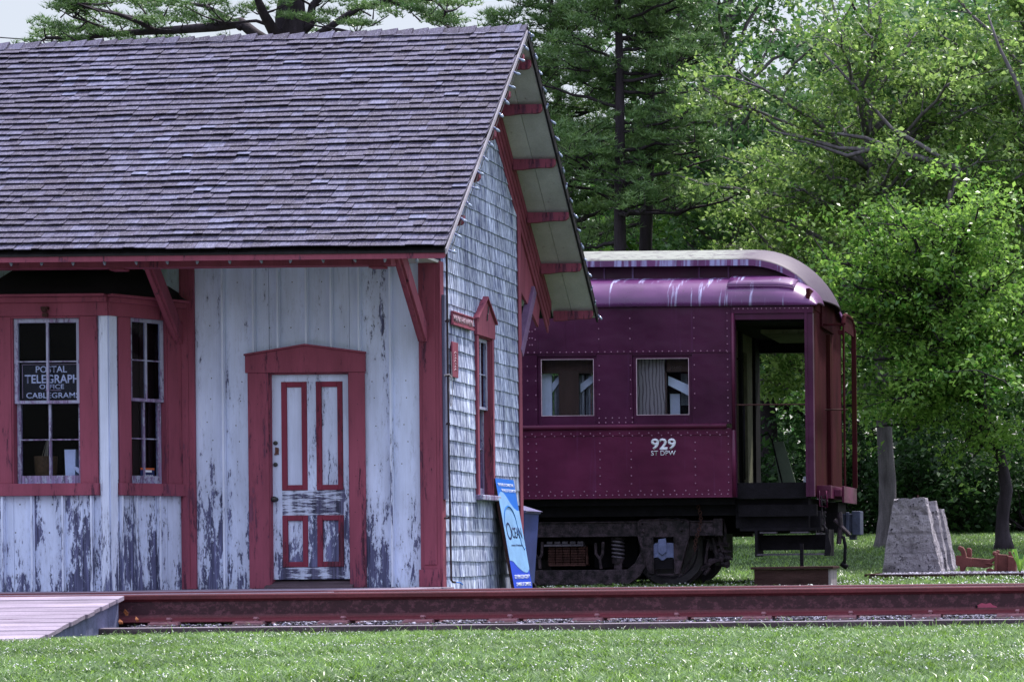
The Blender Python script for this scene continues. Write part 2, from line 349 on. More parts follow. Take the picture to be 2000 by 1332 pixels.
def ground_mat():
    t = NT('lawn soil'); n1 = t.noise((1.2, 1.2, 1.2), 1, 6, 0.65); n2 = t.noise((30, 30, 30), 1, 4, 0.7)
    c = t.mix(t.mr(n1, 0.35, 0.65), (0.030, 0.055, 0.018), (0.055, 0.085, 0.030)); c = t.mul(c, t.mr(n2, 0.3, 0.7, 0.5, 1.4))
    return t.bsdf(c, 0.95, 0.1, t.bump(n2, 0.8, 0.03))
m_ground = ground_mat()
m_bed = simple('ballast bed', (0.06, 0.055, 0.07), 0.95, 0.6, (14, 14, 14), bump=0.8)
def stone_mat():
    t = NT('ballast stones'); c = t.mix(t.rnd(), (0.07, 0.06, 0.085), (0.42, 0.40, 0.52)); return t.bsdf(c, 0.85, 0.3)
m_stone = stone_mat()
def leafy(name, dark, lite, gloss=0.35, trans=0.35, rough=0.5, patch=None):
    t = NT(name); c = t.mix(t.rnd(), dark, lite)
    if patch: c = t.mix(t.ma('MULTIPLY', t.mr(t.noise((9, 4, 9), 1, 5, 0.75), 0.44, 0.58), 0.85), c, t.mul(t.mix(t.rnd(), [q*.7 for q in patch], patch), 1.0)); c = t.mul(c, t.mr(t.noise((0.9, 0.35, 1), 1, 4), 0.3, 0.7, 0.68, 1.12))
    b = t.n('ShaderNodeBsdfPrincipled', {'Base Color': c, 'Roughness': rough, 'Specular IOR Level': gloss})
    tr = t.n('ShaderNodeBsdfTranslucent', {'Color': t.mul(c, 1.3)})
    mx = t.n('ShaderNodeMixShader', {0: trans}); t.t.links.new(b.outputs[0], mx.inputs[1]); t.t.links.new(tr.outputs[0], mx.inputs[2])
    t.t.links.new(mx.outputs[0], t.out.inputs[0]); return t.m
m_grass = leafy('grass blades', (0.016, 0.060, 0.006), (0.27, 0.46, 0.06), 0.5, 0.4, 0.35, patch=(0.28, 0.41, 0.21))
m_clover = simple('white clover', (0.62, 0.64, 0.62), 0.8, 0.1, bump=0)
m_leaf1 = leafy('yellow green oak leaves', (0.055, 0.130, 0.024), (0.31, 0.44, 0.125), 0.45, 0.45, 0.4)
m_leaf2 = leafy('bright green maple leaves', (0.045, 0.145, 0.018), (0.29, 0.47, 0.095), 0.4, 0.45, 0.35)
m_leaf3 = leafy('deep green leaves', (0.035, 0.110, 0.034), (0.17, 0.30, 0.10), 0.4, 0.3, 0.45)
m_bush_shade = leafy('undergrowth leaves with shade in colour', (0.010, 0.034, 0.010), (0.050, 0.115, 0.028), 0.3, 0.3, 0.5)  # deep green darkened: the shade under the canopy is in the leaf colour
m_needle = leafy('pine needles', (0.038, 0.105, 0.032), (0.23, 0.36, 0.12), 0.5, 0.25, 0.4)
m_bark = simple('furrowed grey bark', (0.13, 0.115, 0.13), 0.9, 0.5, (14, 14, 2.5), bump=0.8)
m_barkd = simple('dark bark', (0.035, 0.027, 0.036), 0.9, 0.5, (14, 14, 2.5), bump=0.8)
# ---------------------------------------------------------------- terrain
def gz(y):
    ys = [-60, 19.2, 19.6, 22, 24, 28, 32, 36, 44, 52, 70, 200]
    zs = [-.035, -.035, -.01, 0.04, 0.08, 0.11, 0.14, 0.23, 0.66, 0.95, 1.3, 2.0]
    return float(np.interp(y, ys, zs))
g = MB()
ysamp = [-60, -20, 0, 8, 12, 16, 19.2, 19.6, 22, 24, 26, 28, 30, 32, 34, 36, 38, 40, 42, 44, 47, 50, 54, 60, 70, 100, 200]
xsamp = [-160, -80, -40, -20, -15, -12, -10, -8, -6, -4, -2, 0, 4, 10, 30, 60, 120]
for y in ysamp:
    for x in xsamp: g.v.append((x, y, gz(y)+(0.03*math.sin(x*1.3+y*.7) if y > 37 else 0))); g.r.append(.5)
nx = len(xsamp)
for j in range(len(ysamp)-1):
    for i in range(nx-1): g.f.append((j*nx+i, j*nx+i+1, (j+1)*nx+i+1, (j+1)*nx+i))
tag(g.build('ground', m_ground, smooth=True), kind='structure')

# ballast bed of the near track (slightly above the lawn) and stones
b = MB(); b.hexa([(-16, 19.66, -.05), (6, 19.66, -.05), (6, 22.15, -.05), (-16, 22.15, -.05), (-16, 19.66, .030), (6, 19.66, .030), (6, 22.15, .045), (-16, 22.15, .045)])
tag(b.build('track_bed', m_bed), kind='structure')
def stones(name, n, xr, yr, z, size, label, cat):
    ico = np.array([(1, 0, 0), (-1, 0, 0), (0, 1, 0), (0, -1, 0), (0, 0, 1), (0, 0, -1)], float)
    fc = np.array([(0, 2, 4), (2, 1, 4), (1, 3, 4), (3, 0, 4), (2, 0, 5), (1, 2, 5), (3, 1, 5), (0, 3, 5)])
    c = np.c_[RNG.uniform(*xr, n), RNG.uniform(*yr, n), np.full(n, z)+RNG.uniform(-.004, .012, n)]
    s = size*RNG.uniform(.5, 1.3, (n, 1, 1))*RNG.uniform(.6, 1.3, (n, 6, 1))*np.array([1, 1, .6])
    v = (c[:, None, :]+ico[None]*s).reshape(-1, 3); f = (fc[None]+6*np.arange(n)[:, None, None]).reshape(-1, 3)
    o = np_mesh(name, v, f, np.repeat(RNG.random(n)**1.8, 6), m_stone); return tag(o, label, cat, kind='stuff')
stones('ballast_gravel', 9000, (-8.4, 2), (19.66, 21.9), .038, .014, 'grey ballast stones around the rusty near rail', 'gravel')

# grass
def blades(name, n, ur, yr, h, w, label, mat=m_grass, skip=None, zoff=0.0, patch=None):
    y = np.sqrt(RNG.uniform(yr[0]**2, yr[1]**2, n)); x = (RNG.uniform(ur[0], ur[1], n)-CX)/F*y
    if skip is not None: k = ~skip(x, y); x, y = x[k], y[k]; n = len(x)
    z = np.interp(y, [-60, 19.2, 22, 24, 28, 32, 36, 44, 52, 70], [-.035, -.035, .04, .08, .11, .14, .23, .66, .95, 1.3])+zoff
    th = RNG.uniform(0, 2*np.pi, n); hh = h*RNG.uniform(.45, 1.25, n); ww = w*RNG.uniform(.7, 1.3, n)
    cl = np.sin(x*2.1+y*1.7)*np.sin(x*.9-y*2.3)*.5+.5; hh *= .7+.6*cl; hh *= np.interp(y, [18.6, 19.5, 27, 28], [1, .72, .72, 1])
    lean = RNG.normal(0, .85, (n, 2))*hh[:, None]
    dx, dy = np.cos(th)*ww/2, np.sin(th)*ww/2
    v = np.zeros((n, 5, 3))
    v[:, 0] = np.c_[x-dx, y-dy, z]; v[:, 1] = np.c_[x+dx, y+dy, z]
    v[:, 2] = np.c_[x+dx*.7+lean[:, 0]*.4, y+dy*.7+lean[:, 1]*.4, z+hh*.6]; v[:, 3] = np.c_[x-dx*.7+lean[:, 0]*.4, y-dy*.7+lean[:, 1]*.4, z+hh*.6]
    v[:, 4] = np.c_[x+lean[:, 0], y+lean[:, 1], z+hh*.95]
    q = np.arange(n)[:, None]*5
    f = np.concatenate([q+np.array([[0, 1, 2]]), q+np.array([[0, 2, 3]]), q+np.array([[3, 2, 4]])], 0)
    r = np.clip(RNG.random(n)**1.8*1.1+.25*(cl-.4), 0, 1)
    o = np_mesh(name, v.reshape(-1, 3), f, np.repeat(r, 5), mat); return tag(o, label, 'grass', kind='stuff')
ramp_skip = lambda x, y: (x < -8.46) & (y > 18.25)
blades('lawn_grass', 190000, (-250, 2350), (10.2, 19.52), .040, .0088, 'short mown grass in front of the railway track', skip=ramp_skip)
blades('edge_grass', 420, (150, 2300), (19.30, 19.52), .10, .006, 'longer grass tufts along the front track timber', skip=ramp_skip)
blades('back_lawn_grass', 110000, (950, 2400), (28.0, 52), .055, .012, 'grass lawn behind the track and under the carriage')
blades('ballast_weeds', 260, (260, 2300), (19.66, 19.9), .06, .006, 'sparse weeds growing in the ballast beside the rail', skip=ramp_skip, zoff=.04)
def clovers(name, n, ur, yr, r, label, cl=3.0):
    oc = np.array([(1, 0, 0), (-1, 0, 0), (0, 1, 0), (0, -1, 0), (0, 0, 1), (0, 0, -1)], float)
    fc = np.array([(0, 2, 4), (2, 1, 4), (1, 3, 4), (3, 0, 4), (2, 0, 5), (1, 2, 5), (3, 1, 5), (0, 3, 5)])
    y = np.sqrt(RNG.uniform(yr[0]**2, yr[1]**2, n)); x = (RNG.uniform(ur[0], ur[1], n)-CX)/F*y
    m = (np.sin(x*cl+y*1.3)*np.sin(y*cl*.8-x*.6)+RNG.normal(0, .35, n)) > .25; k = m & ~ramp_skip(x, y); x, y = x[k], y[k]; n = len(x)
    z = np.interp(y, [-60, 19.2, 22, 24, 28, 32, 36, 44, 52, 70], [-.035, -.035, .04, .08, .11, .14, .23, .66, .95, 1.3])+RNG.uniform(.025, .05, n)
    v = (np.c_[x, y, z][:, None]+oc[None]*r*RNG.uniform(.6, 1.2, (n, 1, 1))*np.array([1, 1, .8])).reshape(-1, 3); f = (fc[None]+6*np.arange(n)[:, None, None]).reshape(-1, 3)
    return tag(np_mesh(name, v, f, np.full(n*6, .5), m_clover), label, 'flowers', kind='stuff')
clovers('clover_flowers', 5200, (-200, 2300), (10.5, 19.4), 0.0062, 'small white clover flowers in the front lawn')
clovers('back_clover_flowers', 2600, (1000, 2300), (29, 35.5), .014, 'white clover flowers in the grass behind the track')

# ---------------------------------------------------------------- near track
RZ0, RZ1 = 0.066, 0.294
prof = [(-.075, 0), (.075, 0), (.075, .012), (.02, .035), (.010, .06), (.009, .165), (.020, .178), (.040, .188), (.040, .218), (.032, .228), (-.032, .228), (-.040, .218), (-.040, .188), (-.020, .178), (-.009, .165), (-.010, .06), (-.02, .035), (-.075, .012)]
def rail(yc, x0, x1, label, z0=RZ0, sc=1.0):
    e = thing('railway_rail', ((x0+x1)/2, yc, z0), label, 'rail', 'rails of the railway tracks')
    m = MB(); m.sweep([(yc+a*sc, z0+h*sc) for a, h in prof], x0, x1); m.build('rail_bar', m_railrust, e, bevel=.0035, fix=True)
    m = MB(); m.box(x0, x1, yc-.029*sc, yc+.029*sc, z0+.2285*sc, z0+.2305*sc); m.build('rail_tread', m_railtop, e)
    return e
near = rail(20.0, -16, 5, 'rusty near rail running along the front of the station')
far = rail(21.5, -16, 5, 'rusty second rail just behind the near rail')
def web_z(v, u): return P(u, v, 20)[2]
m = MB(); c = P(1925, 1187, 19.99); pl = [(c.x+.088*math.cos(t)*(1+.10*math.sin(5*t+1)), c.z+.040*math.sin(t)*(1+.14*math.sin(7*t))) for t in [2*math.pi*k/40 for k in range(40)]]
m.prism(Frame(0, 19.9895, 1, 0), pl, -.004, .0015); m.build('paint_patch', m_patch, near)
m = MB(); c = P(1907, 1184, 19.985); m.lathe((c.x, 19.986, c.z), [(.011, -.004), (.011, .002)], 12, 'y'); m.build('bolt_hole', m_iron_d, near)
# ties, plates, spikes: one tie is one thing
m = MB(); m.box(-.12, .12, -.30, 1.80, -.13, 0.0); tie_me = m.mesh('sleeper_beam', m_timber)
m = MB(); m.box(-.115, .115, -.17, .17, 0.001, .018); m.box(-.115, .115, -.125, -.085, .018, .028); plate_me = m.mesh('tie_plate', m_tieplate)
m = MB(); m.box(-.011, .011, -.012, .012, 0, .03); m.hexa([(-.017, -.024, .028), (.017, -.024, .028), (.017, .03, .028), (-.017, .03, .028), (-.013, -.018, .044), (.013, -.018, .044), (.013, .018, .040), (-.013, .018, .040)]); spike_me = m.mesh('spike', m_tieplate)
for i in range(-2, 16):
    x = -8.16+i*.685
    e = thing('railway_sleeper', (x, 20, .046), 'dark wooden sleeper under the rusty rails beside the station', 'sleeper', 'sleepers under the near track')
    inst('sleeper_beam', tie_me, (x, 20, .046), e)
    for yc in (20.0, 21.5):
        inst('tie_plate', plate_me, (x, yc, .046), e)
        for dx, dy in ((.03+.02*((i*7) % 3), -.098), (-.06, .098)):
            inst('spike', spike_me, (x+dx, yc+dy, .064), e, (0, 0, 0 if dy < 0 else math.pi))

# front edging timbers
ex = [-8.75, -5.9, -4.55, -1.9, 3.0]
nm = ['long edging timber beside the ramp', 'short edging timber with cracked top right of centre', 'edging timber under the long run of rail on the right', 'edging timber at the right end of the track front']
for i in range(4):
    e = thing('edging_timber', ((ex[i]+ex[i+1])/2, 19.58, 0), 'weathered '+nm[i], 'timber', 'timbers edging the front of the track')
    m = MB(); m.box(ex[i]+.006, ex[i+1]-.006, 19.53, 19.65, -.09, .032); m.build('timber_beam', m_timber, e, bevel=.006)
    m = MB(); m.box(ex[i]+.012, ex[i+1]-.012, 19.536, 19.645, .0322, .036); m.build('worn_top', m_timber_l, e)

# planked ramp, crossing and platform
def planks(mb, x0, x1, y0, y1, w, z0, z1, th=.035, gap=.010, joints=3):
    n = int(round(math.hypot(y1-y0, z1-z0)/w)); 
    for k in range(n):
        a, bb = k/n, (k+1)/n; L = math.hypot(y1-y0, z1-z0); g_ = gap/L
        ya, yb = y0+(y1-y0)*a, y0+(y1-y0)*(bb-g_); za, zb = z0+(z1-z0)*a, z0+(z1-z0)*(bb-g_)
        cuts = [x0]+sorted(random.uniform(x0+.5, x1-1.5) for _ in range(joints))+[x1+random.uniform(-.012, .012)]
        for c0, c1 in zip(cuts, cuts[1:]):
            mb.cur = random.random(); j = random.uniform(-.002, .002)
            mb.hexa([(c0, ya, za-th), (c1-.004, ya, za-th), (c1-.004, yb, zb-th), (c0, yb, zb-th), (c0, ya, za+j), (c1-.004, ya, za+j), (c1-.004, yb, zb+j), (c0, yb, zb+j)])
e = thing('boarding_ramp', (-11, 19, 0), 'pale weathered plank ramp sloping from the rail down to the grass', 'ramp')
m = MB(); planks(m, -14.5, -8.5, 18.28, 19.92, .135, -.03, .288, gap=.011); m.build('ramp_deck', m_plank, e, bevel=.003)
m = MB(); m.hexa([(-8.58, 18.35, -.05), (-8.54, 18.35, -.05), (-8.54, 19.90, -.05), (-8.58, 19.90, -.05), (-8.58, 18.35, -.045), (-8.54, 18.35, -.045), (-8.54, 19.90, .245), (-8.58, 19.90, .245)]); m.build('side_board', m_greyplank, e)
e = thing('track_crossing', (-11, 20.7, .2), 'worn planks laid between the two rails at platform height', 'crossing')
m = MB(); planks(m, -14.5, -7.32, 20.05, 21.44, .17, .282, .282); m.build('crossing_deck', m_plank, e, bevel=.003)
m = MB(); m.box(-14.4, -7.4, 20.1, 20.2, .05, .246); m.box(-14.4, -7.4, 21.3, 21.4, .05, .246); m.build('bearer', m_timber, e)
e = thing('station_platform', (-11, 23, .1), 'low plank platform in front of the station wall and door', 'platform')
m = MB(); planks(m, -14.5, -6.98, 22.18, 23.94, .145, .284, .284); m.build('platform_deck', m_plank, e, bevel=.003)
m = MB(); m.box(-14.4, -7.05, 22.2, 22.28, .03, .246); m.box(-14.4, -7.05, 23.0, 23.1, .05, .246); m.build('platform_joist', m_timber, e)
m = MB(); m.box(-14.5, -6.98, 21.565, 22.17, .03, .262); m.build('platform_kerb', m_timber, e)

# dry leaves by the ramp end
for i, (u, v, lab) in enumerate([(247, 1196, 'curled upright orange brown dry leaf, tallest by the ramp end'), (236, 1212, 'orange brown dry leaf lying lowest beside the ramp board'), (268, 1207, 'small pale brown dry leaf furthest right of the ramp end')]):
    p = P(u, v, 19.75); m = MB(); s = .045 if i else .06
    a = random.uniform(0, 3); q = [(-.3, 0, .1), (-.5, .1, .5), (0, .2, 1.0), (.45, .05, .55), (.3, -.1, .1), (0, -.18, .45)]
    pts = [(p.x+s*(x*math.cos(a)-y*math.sin(a))*1.3, p.y+s*(x*math.sin(a)+y*math.cos(a)), max(.036, p.z-.03)+s*z) for x, y, z in q]
    m.add(pts, [(0, 1, 5), (1, 2, 5), (2, 3, 5), (3, 4, 5), (4, 0, 5)])
    o = m.build('dry_leaf', m_dryleaf); sol = o.modifiers.new('thick', 'SOLIDIFY'); sol.thickness = .0015
    tag(o, lab, 'leaf', 'dry leaves by the ramp')

# ---------------------------------------------------------------- text
def textmesh(txt, fr, a0, a1, z0, z1, d, name, mat, parent, bold=0.0, slant=0.0, up=None, thick=.002, slab=False, smallcap=False):
    cu = bpy.data.curves.new('t', 'FONT'); cu.body = txt; cu.size = 1; cu.offset = bold; cu.extrude = 0; cu.resolution_u = 3
    o = bpy.data.objects.new('t', cu); COL.objects.link(o); bpy.context.view_layer.update()
    me = bpy.data.meshes.new_from_object(o.evaluated_get(bpy.context.evaluated_depsgraph_get()))
    bpy.data.objects.remove(o); bpy.data.curves.remove(cu)
    co = np.zeros(len(me.vertices)*3); me.vertices.foreach_get('co', co); co = co.reshape(-1, 3)
    mn, mx = co.min(0), co.max(0); nx_ = (co[:, 0]-mn[0])/(mx[0]-mn[0]); ny = (co[:, 1]-mn[1])/(mx[1]-mn[1])
    aa = a0+(a1-a0)*nx_+slant*ny*(z1-z0); zz = z0+(z1-z0)*ny
    pts = [fr.w(a, z, d) if up is None else up(a, z, d) for a, z in zip(aa, zz)]
    me.vertices.foreach_set('co', np.array(pts).ravel()); me.update()
    me.name = name; me.materials.clear(); me.materials.append(mat)
    at = me.attributes.new('rnd', 'FLOAT', 'POINT'); at.data.foreach_set('value', [.5]*len(me.vertices))
    ob = bpy.data.objects.new(name, me); link(ob, parent)
    sol = ob.modifiers.new('thick', 'SOLIDIFY'); sol.thickness = thick; sol.offset = 0
    return ob
# ---------------------------------------------------------------- station
XE = -7.15; FW = Frame(0, 24.0, 1, 0); EW = Frame(XE, 24.0, 0, 1)
XC = P(212, 800, 23.3).x; XW = P(357, 800, 24).x; XCL = 2*P(92, 800, 23.3).x-XC; XWL = XCL-(XW-XC)
BF = Frame(0, 23.3, 1, 0); BA = Frame(XC, 23.3, XW-XC, 0.7); BAL = Frame(XWL, 24.0, XCL-XWL, -0.7); LBA = math.hypot(XW-XC, .7)
YE0, YR, YE1 = 22.5, 25.45, 28.4; ZE, ZR = 3.40, 6.03; XR0, XR1 = -14.6, -6.63
ZB = .285; ZS = 3.44
def ridge_z(x): return ZR-.0256*(XR1-x)
def top_z(y, x=XR1):
    r = ridge_z(x)
    return ZE+(r-ZE)*(y-YE0)/(YR-YE0) if y < YR else ZE+(r-ZE)*(YE1-y)/(YE1-YR)
st = thing('train_station', (-10.5, 25.4, 0.1), 'weathered white and rose wooden railway station with steep cedar shingle roof', 'station')

# front wall of upright boards and battens
def boards(mb, fr, edges, z0, z1, holes=(), d0=-.05, d1=0.0):
    for a, b in zip(edges, edges[1:]):
        mb.cur = random.random(); segs = [(a, b, z0, z1)]
        for h in holes:
            new = []
            for (p, q, u0, u1) in segs:
                if h[1] <= p or h[0] >= q or h[3] <= u0 or h[2] >= u1: new.append((p, q, u0, u1)); continue
                if h[0] > p: new.append((p, h[0], u0, u1))
                if h[1] < q: new.append((h[1], q, u0, u1))
                m0, m1 = max(p, h[0]), min(q, h[1])
                if h[2] > u0: new.append((m0, m1, u0, h[2]))
                if h[3] < u1: new.append((m0, m1, h[3], u1))
            segs = new
        for (p, q, u0, u1) in segs: mb.fbox(fr, p+.002, q-.002, u0, u1, d0, d1-random.uniform(0, .004))
def battens(mb, fr, cs, z0, z1, w=.034):
    for c in cs:
        mb.cur = random.random(); h = w/2; j = random.uniform(-.004, .004)
        mb.prism(Frame(fr.o[0]+fr.d[0]*(c+j), fr.o[1]+fr.d[1]*(c+j), *fr.d), [(-h, z0), (h, z0), (h, z1), (-h, z1)], .0, .018)
        mb.prism(Frame(fr.o[0]+fr.d[0]*(c+j), fr.o[1]+fr.d[1]*(c+j), *fr.d), [(-h*.62, z0), (h*.62, z0), (h*.62, z1), (-h*.62, z1)], .018, .044)
door_h = (FW.S(527), FW.S(684), 0, FW.Z(728))
bu = [437, 497, 545, 600, 648, 702, 763]
mb = MB(); boards(mb, FW, [XW-.02]+[FW.S(u, 600) for u in bu]+[XE], ZB-.01, ZS, [door_h]); boards(mb, FW, [-14.4, -14.1, -13.8, -13.5, -13.2, -12.9, -12.6, -12.3, -12.0, -11.7, -11.45, XWL+.01], ZB-.01, ZS)
bat = MB()
for u in bu: battens(bat, FW, [FW.S(u, 600)], FW.Z(705, 600) if 485 < u < 717 else ZB, ZS, .034)
# plain wall above the bay, behind its hipped roof
mb.cur = .5; mb.fbox(FW, XWL+.01, XW-.02, 3.0, ZS, -.05, 0)
for k in range(9): mb.fbox(FW, XWL+.1+k*.25, XWL+.13+k*.25, 3.0, ZS, 0, .018)
mb.build('front_wall', m_white, st); bat.build('wall_battens', m_white_lit, st, bevel=.003)
mb = MB(); mb.fbox(EW, .06, 2.87, .09, 1.0, -.06, -.001); mb.build('sill_beam', m_timber, st)

# corner post, capital, plinth
mb = MB(); a0, a1 = FW.S(821), XE+.012
mb.fbox(FW, a0, a1, ZB, ZS+.02, 0, .035); mb.fbox(FW, a0+.035, a1-.03, .5, ZS, .035, .045)
mb.fbox(EW, -.035, .085, .12, ZS+.02, .0125, .035)
mb.fbox(FW, a0-.012, a1+.0, ZB, FW.Z(1113), .0355, .058); mb.build('corner_post', m_pink, st, bevel=.004)
mb = MB(); mb.fbox(FW, FW.S(355), FW.S(383), ZB, ZS, .001, .04); mb.fbox(FW, FW.S(359), FW.S(372), ZB, ZS, .0405, .05); mb.build('bay_post', m_pink, st, bevel=.003)

# end wall: sheathing + real courses of shingles
def wall_top(y): return top_z(y, XE)-.13
w0, w1 = EW.S(930, 800), EW.S(930, 800)+.50
wz0, wz1 = EW.Z(966, 930), EW.Z(655, 930)
mb = MB(); YN, YF = 0.0, 2.93
def zt(s): return wall_top(24+s)
mb.prism(EW, [(0.09, .1), (w0, .1), (w0, zt(w0)), (0.09, zt(.09))], -.08, 0)
mb.prism(EW, [(w0, wz1), (w1, wz1), (w1, zt(w1)), (YR-24, zt(YR-24)) if w0 < YR-24 < w1 else (w1, zt(w1)-.001), (w0, zt(w0))], -.08, 0)
mb.prism(EW, [(w0, .1), (w1, .1), (w1, wz0), (w0, wz0)], -.08, 0)
mb.prism(EW, [(w1, .1), (YF, .1), (YF, zt(YF)), (w1, zt(w1))], -.08, 0)
mb.build('end_wall_sheathing', m_greyplank, st)
mb = MB(); ex_ = .150; nc = int((5.9-.1)/ex_)
for i in range(nc):
    z = .08+i*ex_; s = .088+random.uniform(-.1, 0); wob = random.uniform(0, 6)
    while s < YF:
        w = random.uniform(.07, .19); p, q = max(s, .088), min(s+w-.004, YF); s += w
        if q-p < .02: continue
        zz0 = z+.005*math.sin(p*2.2+wob)+random.uniform(-.0022, .0022); zz1 = z+ex_+.035
        mid = (p+q)/2
        if zz0 > zt(mid): continue
        zz1 = min(zz1, zt(mid))
        if zz1-zz0 < .02: continue
        if q > w0-.07 and p < w1+.07 and zz1 > wz0-.03 and zz0 < wz1+.02:
            if mid < (w0+w1)/2: q = min(q, w0-.07)
            else: p = max(p, w1+.07)
            if q-p < .015: continue
            if (p+q)/2 > w0-.07 and (p+q)/2 < w1+.07: continue
        mb.cur = random.random(); th = .016+random.uniform(-.0015, .002); W = EW.w; hh = (zz1-zz0)/(ex_+.035)
        mb.hexa([W(p, zz0, th), W(q, zz0, th+random.uniform(-.001, .001)), W(q, zz0, .001), W(p, zz0, .001),
                 W(p, zz1, th*(1-hh)+.003), W(q, zz1, th*(1-hh)+.003), W(q, zz1, .001), W(p, zz1, .001)])
mb.build('end_wall_shingles', m_wshin, st)
mb = MB(); mb.fbox(EW, YF, YF+.06, .1, 4.5, -.06, .028); mb.fbox(EW, YF-.055, YF-.001, .1, zt(YF)-.02, .0175, .030); mb.build('corner_board', m_pink, st)
# back wall and left end so the house is closed
mb = MB(); mb.box(-14.4, XE, 26.93, 27.0, .1, zt(2.93)-.05); mb.box(-14.45, -14.4, 24.0, 26.93, .1, ZS); mb.build('back_wall', m_white, st)
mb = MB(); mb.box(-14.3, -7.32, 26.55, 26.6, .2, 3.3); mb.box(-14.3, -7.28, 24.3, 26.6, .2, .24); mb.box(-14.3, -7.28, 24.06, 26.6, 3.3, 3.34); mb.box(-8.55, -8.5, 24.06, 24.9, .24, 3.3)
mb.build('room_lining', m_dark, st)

# roof: decks, shingles, ridge cap, soffits
mb = MB()
def slab(y0, y1, x0, x1, up0, up1, mbx):
    p = []
    for off in (up0, up1):
        for (x, y) in ((x0, y0), (x1, y0), (x1, y1), (x0, y1)): p.append((x, y, top_z(y, x)+off))
    mbx.hexa(p)
[slab(YE0+.02, YR, XR0+(XR1-XR0)*k/8, XR0+(XR1-.005-XR0)*(k+1)/8, -.058, -.040, mb) for k in range(8)]; slab(YR, YE1, XR0, XR1-.005, -.085, -.018, mb)
roof_p = mb.build('roof', m_black, st)
mb = MB(); NC = 38; SL = math.hypot(YR-YE0, ZR-ZE); ny_, nz_ = -(ZR-ZE)/SL, (YR-YE0)/SL
def rp(x, t, off): 
    y = YE0+(YR-YE0)*t; return (x, y+ny_*off, ZE+(ridge_z(x)-ZE)*t+nz_*off)
for i in range(NC):
    x = XR0-random.uniform(0, .15); ph = random.uniform(0, 6); k1 = random.uniform(.6, 1.6)
    while x < XR1:
        w = random.uniform(.065, .20); xa, xb = x, min(x+w-.0035, XR1); x += w
        if xb-xa < .012: continue
        wob = .0022*math.sin(xa*k1*1.4+ph)+.0016*math.sin(xa*4.1+ph*2)
        t0 = i/NC+wob+random.gauss(0, .0006); t1 = min(1.0, (i+1.9)/NC); mb.cur = random.random()
        th = .037+random.uniform(-.004, .006); if_ = random.uniform(-.0015, .003)
        if random.random() < .012: mb.cur = 1.3; t0 += .006
        tu = t0+.65/NC
        th += .004*math.sin(xa*2.3+ph); mb.hexa([rp(xa, t0, th-.009), rp(xb, t0, th-.009), rp(xb, t1, -.006), rp(xa, t1, -.006), rp(xa, t0, th), rp(xb, t0, th+if_), rp(xb, t1, .002), rp(xa, t1, .002)])
mb.build('roof_shingles', m_roof, roof_p)
mb = MB()   # far slope, plain overlapping courses
for i in range(28):
    y0 = YE1-(YE1-YR)*i/28; y1 = YE1-(YE1-YR)*min(28, i+1.6)/28; mb.cur = random.random()
    mb.hexa([(XR0, y0, top_z(y0, XR0)-.016), (XR1, y0, top_z(y0)-.016), (XR1, y1, top_z(y1)-.016), (XR0, y1, top_z(y1, XR0)-.016),
             (XR0, y0, top_z(y0, XR0)+.018), (XR1, y0, top_z(y0)+.018), (XR1, y1, top_z(y1)), (XR0, y1, top_z(y1, XR0))])
mb.build('back_shingles', m_roof, roof_p)
mb = MB(); x = XR0
while x < XR1-.02:
    w = random.uniform(.15, .17); x1 = min(x+w+.05, XR1+.004); z = lambda q: ridge_z(q); mb.cur = random.random(); j = random.uniform(-.006, .006)
    for sgn in (-1, 1):
        ya, yb = YR, YR+sgn*.10
        mb.hexa([(x, ya, z(x)+.002+j), (x1, ya, z(x1)+.032+j), (x1, yb, z(x1)-.060+j), (x, yb, z(x)-.088+j), (x, ya, z(x)+.022+j), (x1, ya, z(x1)+.050+j), (x1, yb, z(x1)-.042+j), (x, yb, z(x)-.070+j)])
    x += w
mb.build('ridge_cap', m_roof, roof_p)
mb = MB(); mb.hexa([(XR0, YE0+.03, ZE-.09), (XR1-.02, YE0+.03, ZE-.09), (XR1-.02, YE0+.09, ZE-.06), (XR0, YE0+.09, ZE-.06), (XR0, YE0+.03, ZE-.02), (XR1-.02, YE0+.03, ZE-.02), (XR1-.02, YE0+.09, ZE+.02), (XR0, YE0+.09, ZE+.02)])
mb.build('eave_fascia', m_pink, st)
mb = MB(); mb.box(XR0+.1, XE+.02, 22.9, 23.995, ZS, ZS+.025); mb.box(XR0+.1, XE-.1, 27.01, 28.2, ZS, ZS+.025); mb.build('flat_soffit', m_soffit, st)
mb = MB()
for x0, x1 in ((XE+.03, -6.893), (-6.888, XR1-.008)):
    for j, (y0, y1) in enumerate(((YE0+.05, 24.2), (24.205, YR), (YR, 26.7), (26.703, YE1-.03))):
        mb.cur = random.random(); p = []
        for off in ((-.112, -.087) if j > 1 else (-.074, -.0585)):
            for (x, y) in ((x0, y0), (x1, y0), (x1, y1), (x0, y1)): p.append((x, y, top_z(y, x)+off))
        mb.hexa(p)
mb.build('verge_soffit', m_soffit, st)
for y0, y1, o0, o1, mm in ((YE0+.01, YR, -.062, -.012, m_verge), (YR, YE1+.01, -.125, 0, m_black)):
    mb = MB(); p = []
    for off in (o0, o1):
        for (x, y) in ((XR1-.004, y0), (XR1+(.010 if mm is m_verge else .018), y0), (XR1+(.010 if mm is m_verge else .018), y1), (XR1-.004, y1)): p.append((x, y, top_z(y)+off))
    mb.hexa(p); mb.build('verge_strip', mm, st)
